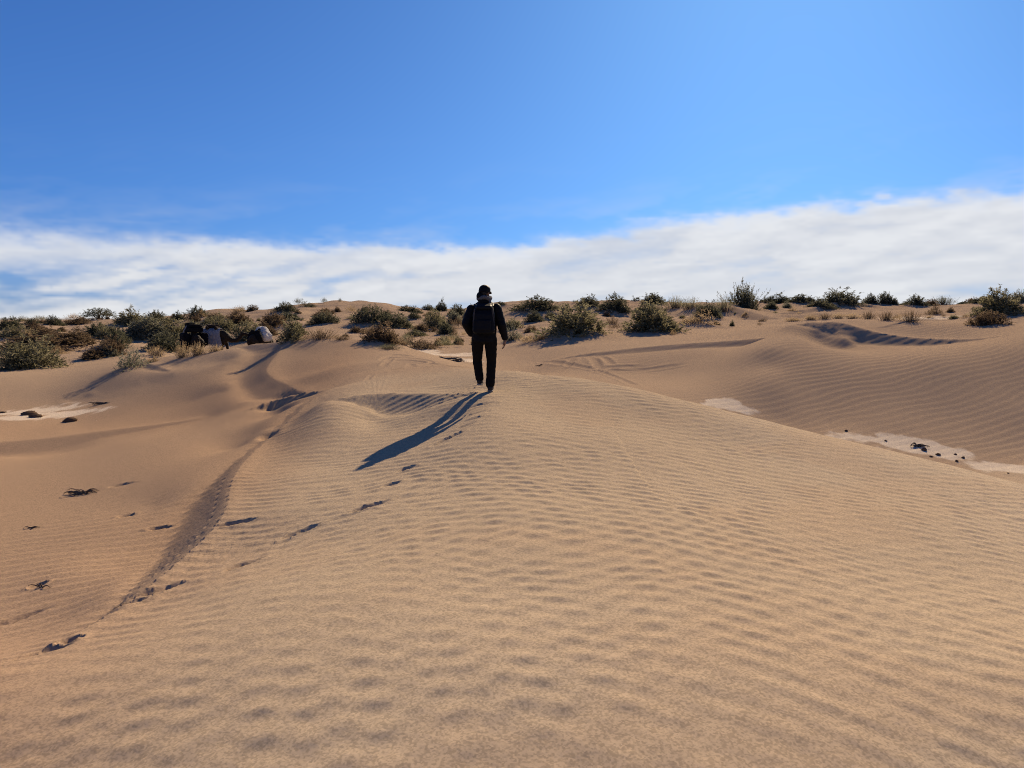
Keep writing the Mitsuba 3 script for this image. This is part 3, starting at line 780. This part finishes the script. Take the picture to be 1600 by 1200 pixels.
def chain(*nodes):
    return m3.Manifold.batch_boolean([bone(nodes[k][0], nodes[k][1], nodes[k + 1][0], nodes[k + 1][1]) for k in range(len(nodes) - 1)], m3.OpType.Add)


def skin(parts, edge, rounds=12, wrinkle=0.0, wl=0.06, seed=0):
    m = m3.Manifold.batch_boolean(parts, m3.OpType.Add).refine_to_length(edge).to_mesh()
    t = trimesh.Trimesh(m.vert_properties[:, :3], m.tri_verts, process=True)
    trimesh.smoothing.filter_taubin(t, lamb=0.5, nu=0.53, iterations=rounds)
    if wrinkle:
        p = np.array(t.vertices)
        q = p / wl * [1, 1, 1.9]
        t.vertices = p + t.vertex_normals * ((meshkit.fbm(q, 3, seed) - 0.5) * 2 * wrinkle)[:, None]
    return t


def cloth(a, b, f=60.0):
    return proc(lambda p, n, uv: mikit.mix(a, b, mikit.fbm(p.x * f, p.y * f, p.z * f, 2)))


def fabric(key, a, b, rough=0.85, f=60.0):
    scene[key] = {'type': 'twosided', 'bsdf': {'type': 'principled', 'base_color': cloth(a, b, f), 'roughness': rough, 'specular': 0.08}}


fabric('black_jacket', (.003, .0035, .005), (.007, .0075, .010), .6)
fabric('dark_trousers', (.005, .0045, .0045), (.011, .010, .009))
fabric('grey_scarf', (.07, .07, .075), (.13, .13, .135))
fabric('pack_fabric', (.003, .004, .007), (.007, .009, .014), .55)
fabric('shoe_sole', (.20, .19, .18), (.28, .27, .25))
fabric('shoe_leather', (.02, .018, .017), (.035, .03, .028), .6)
fabric('skin', (.17, .10, .07), (.22, .13, .09), .55, 25)
fabric('strap_grey', (.03, .03, .034), (.06, .06, .065))

FEET = at(761, 611, 12.6)
FEET[2] = ground_z(FEET[0], FEET[1])[0]
SC = 12.6 / F * 167 / 1.79 * 1.005


def place_fig(t):
    t = t.copy()
    t.vertices = np.array(t.vertices) * SC + FEET
    return t


def add(key, mesh, bsdf, label=None, smooth=45):
    scene[key] = ply(mesh, bsdf, smooth=smooth)
    if label:
        labels[key] = label


# joints (metres; x right, y away from the camera, z up; the right foot stands at the origin)
HEAD = np.array([-.035, .05, 1.655])
J = dict(neck=(-.04, .02, 1.47), shL=(-.245, 0, 1.36), shR=(.155, 0, 1.375), elL=(-.335, -.06, 1.135), haL=(-.255, .03, .955), elR=(.245, -.05, 1.115), wrR=(.30, .02, .885),
         hipL=(-.135, 0, .88), hipR=(.035, 0, .88), knL=(-.165, .10, .515), anL=(-.125, .02, .19), knR=(.075, .03, .50), anR=(.055, -.05, .085))
J = {k: np.array(v) for k, v in J.items()}


def hand(root, direction, palm_n, thumb_side, curl):
    """Palm, four fingers and a thumb as separate bent chains."""
    d = np.array(direction, float) / np.linalg.norm(direction)
    n = np.array(palm_n, float) - np.dot(palm_n, d) * d
    n /= np.linalg.norm(n)
    s = np.cross(d, n) * thumb_side
    r = np.array(root)
    out = [m3.Manifold.batch_hull([ell(r, .024, 12), ell(r + d * .085 + s * .030, .015, 12), ell(r + d * .085 - s * .030, .014, 12), ell(r + d * .03 + s * .03, .015, 12)])]
    for k, (off, ln) in enumerate(((.030, .072), (.010, .082), (-.011, .076), (-.030, .060))):
        p, ang = r + d * .085 + s * off, 0.25
        for f, seg in enumerate((.45, .32, .26)):
            ang += curl * (0.9 + 0.12 * k) if f else 0
            q = p + (d * math.cos(ang) + n * math.sin(ang)) * ln * seg
            out.append(bone(p, .0092 - .0008 * f, q, .0086 - .0008 * f))
            p = q
    p = r + d * .03 + s * .032
    q = p + (d * .7 + s * .7 + n * .25) * .04
    out += [bone(p, .012, q, .0105), bone(q, .0105, q + (d * .95 + s * .2 + n * .3) * .032, .009)]
    return out


def head_parts(c):
    c = np.array(c)
    out = [ell(c + [0, -.01, .02], (.076, .095, .092)), m3.Manifold.batch_hull([ell(c + [0, .03, -.03], (.062, .06, .06)), ell(c + [0, .055, -.09], (.032, .026, .022))])]
    out.append(m3.Manifold.batch_hull([ell(c + [0, .085, .0], .010, 10), ell(c + [0, .112, -.035], .013, 10), ell(c + [0, .09, -.045], .016, 10)]))      # nose
    for s in (-1, 1):
        out.append(ell(c + [s * .077, -.008, -.01], (.012, .022, .034), 12))                                   # ears
        out.append(ell(c + [s * .030, .082, .012], (.020, .012, .010), 12))                                    # brow and eye
    out.append(ell(c + [0, .088, -.068], (.024, .012, .009), 12))                                              # lips
    return out


yaw = math.radians(-32)


def turn(m, c=HEAD, a=yaw):
    return m.translate((-c).tolist()).rotate([-8, 0, math.degrees(a)]).translate(c.tolist())


flesh = [turn(h) for h in head_parts(HEAD)]
flesh += [chain((J['neck'] + [0, 0, -.06], .065), (HEAD + [0, -.02, -.08], .055)), m3.Manifold.batch_hull([ell(J['shL'], .06), ell(J['shR'], .06), ell((-.045, 0, 1.15), (.14, .10, .1)), ell((-.05, 0, .95), (.14, .10, .1))])]
flesh += [chain((J['shL'], .055), (J['elL'], .042), (J['haL'], .028)), chain((J['shR'], .055), (J['elR'], .042), (J['wrR'], .028))]
flesh += [chain((J['hipL'], .09), (J['knL'], .055), (J['anL'], .042)), chain((J['hipR'], .09), (J['knR'], .055), (J['anR'], .042))]
flesh += [bone(J['anL'], .04, J['anL'] + [.01, .17, -.03], .03), bone(J['anR'], .04, J['anR'] + [.02, .18, -.045], .03)]
flesh += hand(J['wrR'] + [0, 0, -.01], (-.04, .10, -1), (-1, .1, 0), -1, .32) + hand(J['haL'], (.45, .35, -.8), (.6, 0, .3), 1, .4)
add('person__body', place_fig(skin(flesh, .009, 6)), 'skin')
labels['person'] = {'label': 'person in black jacket, trousers and cap, seen from behind walking along the dune crest', 'category': 'person'}

coat = [m3.Manifold.batch_hull([ell(J['shL'] + [.03, 0, -.005], (.075, .085, .07)), ell(J['shR'] + [-.03, 0, -.005], (.075, .085, .07)), ell((-.045, .0, 1.20), (.225, .15, .11))]),
        m3.Manifold.batch_hull([ell((-.045, .0, 1.20), (.225, .15, .11)), ell((-.045, .0, .98), (.205, .15, .08))]),
        m3.Manifold.batch_hull([ell((-.045, .0, .98), (.205, .15, .08)), ell((-.045, .0, .845), (.205, .155, .045))]),
        m3.Manifold.batch_hull([ell(J['shL'] + [.04, 0, .03], .06), ell(J['shR'] + [-.04, 0, .03], .06), ell(J['neck'] + [0, -.005, .03], (.085, .08, .05))]),
        chain((J['shL'], .098), (J['elL'], .082), (J['haL'] + [-.01, 0, .03], .066)), chain((J['shR'], .098), (J['elR'], .078), (J['wrR'] + [0, 0, .02], .054)),
        m3.Manifold.batch_hull([ell(J['neck'] + [-.075, -.03, .115], (.058, .075, .075)), ell(J['neck'] + [.05, -.02, .05], (.06, .07, .05)), ell(J['neck'] + [0, -.06, .02], (.09, .06, .05))])]
add('person__jacket', place_fig(skin(coat, .016, 10, .009, .09, 3)), 'black_jacket')
legs = [m3.Manifold.batch_hull([ell((-.15, 0, .86), (.105, .12, .07)), ell((.055, 0, .86), (.105, .12, .07))]),
        chain((J['hipL'] + [-.018, 0, -.02], .110), (J['knL'], .076), (J['anL'] + [0, -.01, .045], .070)), chain((J['hipR'] + [.028, 0, -.02], .110), (J['knR'], .080), (J['anR'] + [.0, 0, .045], .074))]
add('person__trousers', place_fig(skin(legs, .016, 10, .008, .08, 5)), 'dark_trousers')
for k, (an, pitch) in enumerate((('anL', 10), ('anR', 0))):
    c = J[an]
    toe = np.array([.012, .20, -.05]) if k else np.array([.012, .19, -.075])
    up = m3.Manifold.batch_hull([ell(c + [0, -.03, -.02], (.045, .06, .045)), ell(c + toe * .6 + [0, 0, .015], (.048, .05, .035)), ell(c + toe, (.042, .045, .022))])
    key = 'person__shoe' + ('' if k == 0 else '_001')
    add(key, place_fig(skin([up], .012, 4)), 'shoe_leather')
    sole = m3.Manifold.batch_hull([ell(c + [0, -.035, -.062], (.046, .062, .015)), ell(c + toe * .6 + [0, 0, -.028], (.050, .05, .014)), ell(c + toe + [0, 0, -.012], (.044, .05, .013))])
    add(key + '__sole', place_fig(skin([sole], .015, 2)), 'shoe_sole')
cap = m3.Manifold.batch_hull([ell(HEAD + [0, -.005, .045], (.092, .112, .082)), ell(HEAD + [0, -.015, .0], (.090, .108, .03))])
crown = turn(cap)
peak = turn(m3.Manifold.batch_hull([ell(HEAD + [-.05, .09, .022], (.02, .02, .008)), ell(HEAD + [.05, .09, .022], (.02, .02, .008)), ell(HEAD + [0, .150, .004], (.040, .02, .006))]))
add('person__cap', place_fig(skin([crown], .012, 4)), 'black_jacket')
add('person__cap__peak', place_fig(skin([peak], .012, 2)), 'black_jacket')
hair = turn(m3.Manifold.batch_hull([ell(HEAD + [0, -.055, -.02], (.075, .05, .05)), ell(HEAD + [0, -.045, -.05], (.062, .045, .03))]))
add('person__hair', place_fig(skin([hair], .012, 3, .004, .02, 2)), 'shoe_leather')
ring = []
for k in range(15):
    a0, a1 = [math.radians(-200 + 220 * j / 15) for j in (k, k + 1)]
    pt = lambda a: J['neck'] + [.098 * math.cos(a), .085 * math.sin(a) - .015, .088 + .014 * math.sin(3 * a)]
    ring.append(bone(pt(a0), .034, pt(a1), .034))
ring.append(bone(J['neck'] + [.085, -.06, .06], .022, J['neck'] + [.115, -.13, -.03], .018))
add('person__scarf', place_fig(skin(ring, .010, 5, .006, .03, 9)), 'grey_scarf', {'label': 'grey scarf wound round the neck'})

# the rucksack, carried but a thing of its own
pk = [m3.Manifold.batch_hull([ell((x, y, z), rr) for x in (-.17, .085) for y, z, rr in ((-.17, 1.02, .055), (-.27, 1.03, .05), (-.17, 1.30, .05), (-.25, 1.28, .05))] + [ell((-.13, -.18, 1.42), .05), ell((.055, -.18, 1.42), .05)])]
add('rucksack__bag', place_fig(skin(pk, .018, 6, .006, .10, 12)), 'pack_fabric')
lid = m3.Manifold.batch_hull([ell((x, y, z), rr) for x in (-.135, .06) for y, z, rr in ((-.15, 1.44, .035), (-.27, 1.40, .035))])
add('rucksack__lid', place_fig(skin([lid], .015, 5, .005, .08, 13)), 'pack_fabric')
pocket = m3.Manifold.batch_hull([ell((x, -.315, z), .03) for x in (-.13, .05) for z in (1.05, 1.18)])
add('rucksack__pocket', place_fig(skin([pocket], .015, 5, .004, .07, 14)), 'pack_fabric')
for k, sx in enumerate((-1, 1)):
    xs = -.045 + sx * .135
    path = [(xs, -.15, 1.42), (xs + sx * .01, -.06, 1.45), (xs + sx * .01, .08, 1.40), (xs + sx * .015, .15, 1.22), (xs + sx * .03, .08, 1.05), (xs + sx * .02, -.12, 1.03)]
    s = m3.Manifold.batch_boolean([bone(path[j], (.026, .012, .018), path[j + 1], (.026, .012, .018)) for j in range(len(path) - 1)], m3.OpType.Add)
    add('rucksack__strap' + ('' if k == 0 else '_001'), place_fig(skin([s], .014, 4)), 'pack_fabric')
    side = bone((xs + sx * .01, -.30, 1.36), (.012, .008, .02), (xs + sx * .03, -.28, 1.12), (.012, .008, .02))
    add('rucksack__side_strap' + ('' if k == 0 else '_001'), place_fig(skin([side], .012, 3)), 'strap_grey')
labels['rucksack'] = {'label': "dark rucksack on the walking person's back", 'category': 'backpack'}

# ------------------------------------------------------------------ camels
def camel_color(p, n, uv):
    t = mikit.fbm(p.x * 5, p.y * 5, p.z * 5, 3)
    return mikit.mix((.014, .010, .007), (.038, .026, .017), t)


scene['camel_coat'] = {'type': 'twosided', 'bsdf': {'type': 'principled', 'base_color': proc(camel_color), 'roughness': 0.9, 'specular': 0.15, 'sheen': 0.4}}
fabric('white_cloth', (.19, .19, .20), (.30, .29, .30), .9, 9)
fabric('sack_cloth', (.40, .38, .34), (.56, .53, .48), .9, 7)
fabric('black_cloth', (.004, .004, .005), (.010, .010, .011), .9, 9)
fabric('brown_cloth', (.02, .012, .009), (.04, .026, .018), .9, 9)


def camel_parts(neck, kneel=False, seed=0):
    """A dromedary facing +x, standing on z = 0 (or lying with folded legs), as one skin."""
    g = 0.0 if not kneel else -0.82
    q = lambda x, y, z: np.array([x, y, z + g])
    parts = [m3.Manifold.batch_hull([ell(q(-.78, 0, 1.36), (.26, .26, .32)), ell(q(-.15, 0, 1.30), (.42, .36, .44))]),
             m3.Manifold.batch_hull([ell(q(-.15, 0, 1.30), (.42, .36, .44)), ell(q(.58, 0, 1.30), (.28, .27, .42))]),
             m3.Manifold.batch_hull([ell(q(-.12, 0, 1.62), (.42, .17, .16)), ell(q(-.12, 0, 1.93), (.14, .10, .11))])]
    nodes = [(q(.66, 0, 1.36), .25)] + [(q(*p[:3]), p[3]) for p in neck]
    parts.append(chain(*nodes))
    h = np.array(nodes[-1][0])
    parts.append(m3.Manifold.batch_hull([ell(h, (.14, .095, .11)), ell(h + [.24, 0, -.03], (.10, .075, .075)), ell(h + [.36, 0, -.07], (.065, .06, .06))]))
    parts.append(bone(h + [.22, 0, -.10], .045, h + [.36, 0, -.125], .035))
    for s in (-1, 1):
        parts.append(bone(h + [-.06, s * .07, .08], .03, h + [-.10, s * .11, .15], .016))
        parts.append(ell(h + [.12, s * .075, .05], (.035, .02, .025), 12))
        if kneel:
            parts.append(chain((q(.55, s * .2, 1.05), .15), (np.array([.95, s * .24, .14]), .09), (np.array([.45, s * .26, .08]), .07)))
            parts.append(chain((q(-.75, s * .2, 1.15), .22), (np.array([-.25, s * .34, .22]), .11), (np.array([-.95, s * .34, .10]), .08), (np.array([-.45, s * .36, .07]), .06)))
        else:
            o = .10 * s
            parts.append(chain((q(.58, s * .17, 1.15), .15), (q(.60 + o, s * .16, .78), .095), (q(.60 + 1.4 * o, s * .15, .52), .075), (q(.59 + 1.5 * o, s * .15, .12), .05)))
            parts.append(m3.Manifold.batch_hull([ell(q(.59 + 1.5 * o, s * .15, .06), (.07, .07, .06)), ell(q(.67 + 1.5 * o, s * .15, .035), (.08, .085, .035))]))
            parts.append(chain((q(-.80, s * .16, 1.25), .23), (q(-.62 - o, s * .18, .92), .135), (q(-.92 - 1.2 * o, s * .16, .60), .075), (q(-.84 - 1.4 * o, s * .15, .12), .05)))
            parts.append(m3.Manifold.batch_hull([ell(q(-.84 - 1.4 * o, s * .15, .06), (.065, .065, .06)), ell(q(-.76 - 1.4 * o, s * .15, .035), (.08, .08, .035))]))
    parts.append(chain((q(-1.02, 0, 1.45), .05), (q(-1.12, 0, 1.15), .028), (q(-1.12, 0, .88), .022), (q(-1.11, 0, .78), .04)))
    return parts


def placed(t, pos, heading, scale=1.0):
    t = t.copy()
    v = np.array(t.vertices) * scale
    c, s = math.cos(heading), math.sin(heading)
    t.vertices = np.c_[c * v[:, 0] - s * v[:, 1], s * v[:, 0] + c * v[:, 1], v[:, 2]] + pos
    return t


def ground_at(px, py, Y):
    p = at(px, py, Y)
    p[2] = ground_z(p[0], p[1])[0]
    return p


def drape(x0, x1, drop, flare, seed, top=1.86, body=.40):
    """A cloth laid over a camel's back and hanging down both flanks, with thickness."""
    nu, nv = 26, 34
    u, v = np.meshgrid(np.linspace(0, 1, nu), np.linspace(-1, 1, nv), indexing='ij')
    hang = np.abs(v)
    x = x0 + (x1 - x0) * (0.5 + (u - 0.5) * (1 + flare * np.clip(hang - .3, 0, 1)))
    ang = np.clip(hang / 0.42, 0, 1) * math.pi / 2
    y = np.sign(v) * (body * np.sin(ang) + 0.07 * np.clip(hang - .42, 0, 1))
    zz = top - (top - 1.42) * (1 - np.cos(ang)) - drop * np.clip(hang - .42, 0, 1) / .58
    fold = (meshkit.fbm(np.stack([x * 5, hang * 1.2, v * 0 + seed], -1), 2, seed) - .5) * .10 * np.clip(hang - .25, 0, 1)
    y = y + np.sign(v) * (fold + .04)
    P = np.stack([x, y, zz], -1).reshape(-1, 3)
    i = np.arange(nu * nv).reshape(nu, nv)
    f = np.stack([i[:-1, :-1], i[1:, :-1], i[1:, 1:], i[:-1, 1:]], -1).reshape(-1, 4)
    m = trimesh.Trimesh(P, np.vstack([f[:, [0, 1, 2]], f[:, [0, 2, 3]]]), process=False)
    n = m.vertex_normals
    Q = P - n * .012
    edge = np.r_[i[0, :], i[1:, -1], i[-1, -2::-1], i[-2:0:-1, 0]]
    e2 = np.roll(edge, -1)
    k = len(P)
    F_ = np.vstack([m.faces, m.faces[:, ::-1] + k, np.c_[edge, edge + k, e2], np.c_[e2, edge + k, e2 + k]])
    return trimesh.Trimesh(np.vstack([P, Q]), F_, process=False)


CAMELS = [
    # key number, pixel, depth, heading, kneeling, neck
    ((336, 552, 47.0), 0.08, False, [(1.02, 0, 1.10, .15), (1.34, 0, 1.10, .125), (1.58, 0, 1.32, .105), (1.70, 0, 1.52, .10)],
     'dark camel standing in profile draped with a pale cloth, head raised to the right'),
    ((303, 557, 46.0), 2.25, False, [(1.02, 0, 1.20, .15), (1.30, 0, 1.40, .12), (1.42, 0, 1.75, .105), (1.48, 0, 2.02, .10)],
     'dark camel on the left of the group, turned away under a bulky black load'),
    ((409, 560, 46.0), 1.25, False, [(1.02, 0, 1.12, .15), (1.30, 0, 1.02, .125), (1.50, 0, 1.05, .105), (1.66, 0, 1.18, .10)],
     'dark camel half hidden behind the sand crest, carrying a white sack'),
]
for k, (where, heading, kneel, neck, text) in enumerate(CAMELS):
    pos = ground_at(*where)
    key = numbered('camel')
    body = skin(camel_parts(neck, kneel), .035, 10, .012, .12, k)
    add(key, placed(body, pos, heading), 'camel_coat', {'label': text, 'category': 'camel', 'group': 'loaded camels beyond the sand crest'})
    if k == 0:
        add('saddle_cloth', placed(drape(-.62, .42, .62, .45, 3), pos, heading), 'white_cloth', {'label': 'pale grey cloth hanging over the middle camel', 'category': 'cloth'}, smooth=60)
        roll = [bone((-.12 + x, -.30, 1.90 + dz), .10, (-.12 + x, .30, 1.90 + dz), .10) for x, dz in ((-.22, -.02), (.30, -.04))] + [bone((-.35, -.2, 2.0), .07, (.2, .2, 1.98), .09)]
        add('rolled_blanket', placed(skin(roll, .03, 5, .02, .1, 21), pos, heading), 'brown_cloth', {'label': 'dark brown rolled blankets tied on the middle camel', 'category': 'blanket'})
    elif k == 1:
        box = lambda x, y, z, a, b, c, r: m3.Manifold.batch_hull([ell((x + i * a, y + j * b, z + k * c), r, 10) for i in (-1, 1) for j in (-1, 1) for k in (-1, 1)])
        load = [box(-.12, s * .52, 1.42, .42, .12, .30, .07) for s in (-1, 1)]
        load += [box(-.15, 0, 1.98, .45, .34, .07, .07), box(-.30, -.12, 2.16, .20, .22, .08, .06), box(.12, .10, 2.20, .18, .20, .13, .06), bone((-.55, -.3, 2.2), .08, (-.5, .35, 2.22), .09)]
        add('camel_load', placed(skin(load, .04, 8, .05, .22, 22), pos, heading), 'black_cloth', {'label': 'bulky black load on the left camel', 'category': 'load'})
        rope = [chain(((-.1, -.66, 1.35), .03), ((-.05, -.62, 1.75), .035), ((0, -.38, 2.2), .03), ((-.05, 0, 2.36), .03), ((0, .38, 2.2), .03), ((-.05, .62, 1.75), .03))]
        add('pale_rope', placed(skin(rope, .03, 3), pos, heading), 'white_cloth', {'label': 'pale rope slung over the black load', 'category': 'rope'})
    else:
        sack = [m3.Manifold.batch_hull([ell((-.12, s * .34, 1.50), (.22, .20, .28)), ell((.28, s * .34, 1.52), (.20, .20, .28)), ell((.1, s * .12, 2.02), (.26, .2, .14))]) for s in (-1, 1)]
        add('white_sack', placed(skin(sack, .04, 8, .05, .22, 23), pos, heading), 'sack_cloth', {'label': 'white sack on the half hidden camel', 'category': 'sack'})
        wrap = [m3.Manifold.batch_hull([ell((-.62, s * .32, 1.42), (.2, .2, .3)), ell((-.55, s * .15, 1.80), (.16, .2, .14))]) for s in (-1, 1)]
        add('dark_bundle', placed(skin(wrap, .04, 6, .04, .2, 24), pos, heading), 'black_cloth', {'label': 'dark bundle behind the white sack on the half hidden camel', 'category': 'bundle'})

# ------------------------------------------------------------------ small things lying on the sand
def clod_color(p, n, uv):
    return mikit.mix((.070, .046, .030), (.15, .10, .065), mikit.fbm(p.x * 20, p.y * 20, p.z * 20, 3))


scene['clod_earth'] = {'type': 'diffuse', 'reflectance': proc(clod_color)}


def clod(px, py, Y, w, h, seed, label, group=None, name='earth_clod', cat='clod'):
    p = column_hit(px, py, GZ)
    W = 0.8 * w / F * p[1]
    H = 0.8 * h / F * p[1]
    t = trimesh.creation.icosphere(3)
    v = np.array(t.vertices)
    n = meshkit.fbm(v * 1.6 + seed * 7.3, 4, seed)
    v = v * (0.6 + 0.8 * n)[:, None] * [W / 2 * 1.1, W / 2 * 0.9, H * 0.95] + [p[0], p[1], ground_z(p[0], p[1])[0] + 0.05 * H]
    key = numbered(name)
    add(key, trimesh.Trimesh(v, t.faces, process=False), 'clod_earth', {'label': label, 'category': cat, **({'group': group} if group else {})}, smooth=35)


clod(46, 648, 22.4, 28, 8, 1, 'larger dark earth clump on the pale ground at the left', 'dark clumps at the left')
clod(56, 652, 21.8, 20, 7, 2, 'dark earth clump touching the larger one on the pale ground at the left', 'dark clumps at the left')
clod(110, 659, 20.9, 25, 9, 3, 'dark earth clump standing alone right of the pale ground at the left', 'dark clumps at the left')
clod(4, 645, 22.9, 14, 3, 4, 'low dark clump cut by the left edge', 'dark clumps at the left')
clod(1444, 704, 18.9, 9, 5, 5, 'dark stone at the foot of the twig heap on the right hardpan')
clod(1466, 711, 18.4, 9, 4, 6, 'flat dark stone right of the twig heap')
clod(1455, 714, 18.2, 7, 2, 7, 'low dark stone between twig heap and dune edge')
clod(1493, 710.5, 18.4, 5, 2.5, 8, 'small dark stone on the right hardpan, the one of three furthest up', 'three small stones on the right hardpan')
clod(1505, 716, 18.0, 6, 3.5, 9, 'small dark stone on the right hardpan, the one of three furthest right', 'three small stones on the right hardpan')
clod(1495, 721.5, 17.6, 6, 3.5, 10, 'small dark stone on the right hardpan, the one of three nearest the dune', 'three small stones on the right hardpan')
clod(1384, 689.5, 19.9, 5, 2, 11, 'small stone left of the twig heap on the hardpan')
clod(1322, 674, 21.0, 6, 3, 12, 'small dark stone at the left tip of the right hardpan')
clod(1575, 740, 16.6, 4, 2, 13, 'small stone on the pale patch at the right edge')


def twigs(px, py, Y, w, h, n, seed, label, thick=.010):
    rng = np.random.default_rng(seed)
    p = column_hit(px, py, GZ)
    p[2] = ground_z(p[0], p[1])[0]
    W, H = w / F * p[1], h / F * p[1]
    paths = []
    for k in range(n):
        a = rng.normal() * .35 + (math.pi if rng.random() < .5 else 0)
        L = W * rng.uniform(.15, .6)
        s = np.linspace(0, 1, 7)[:, None]
        d = np.array([math.cos(a), math.sin(a), 0])
        b = np.r_[rng.normal(size=2) * W * .08, 0]
        line = b + s * d * L + np.array([0, 0, 1]) * H * rng.uniform(.05, .75) ** 1.3 * np.sin(s * math.pi * rng.uniform(.7, 1.05)) + np.cumsum(rng.normal(size=(7, 3)), axis=0) * L * .022
        line[:, 2] = np.maximum(line[:, 2], 0.004)
        paths.append(line + p)
    key = numbered('dry_twigs')
    add(key, tubes(paths, thick, thick * .4), 'bark', {'label': label, 'category': 'twigs'}, smooth=50)


twigs(128, 771, 10.6, 50, 11, 26, 1, 'heap of dry twigs lying on the left sand plain', .008)
twigs(64, 919, 6.75, 34, 9, 5, 2, 'thin bent twig at the lower left edge', .006)
twigs(160, 631, 23.3, 36, 5, 12, 3, 'low line of dry roots right of the dark clumps', .02)
twigs(1434, 698, 19.3, 26, 8, 22, 4, 'heap of dark twigs on the right hardpan', .014)
twigs(697, 561, 33, 40, 4, 16, 5, 'flat driftwood like branch on the sand left of the walking person', .03)
twigs(712, 565, 30, 34, 5, 14, 6, 'scattered dark twigs beside the walking person\'s left leg', .02)
twigs(843, 572, 34, 12, 5, 5, 7, 'single dry sprig beyond the crest right of the walking person', .02)
twigs(52, 825, 8.6, 26, 5, 6, 8, 'few dark twig bits on the left plain near the edge', .006)
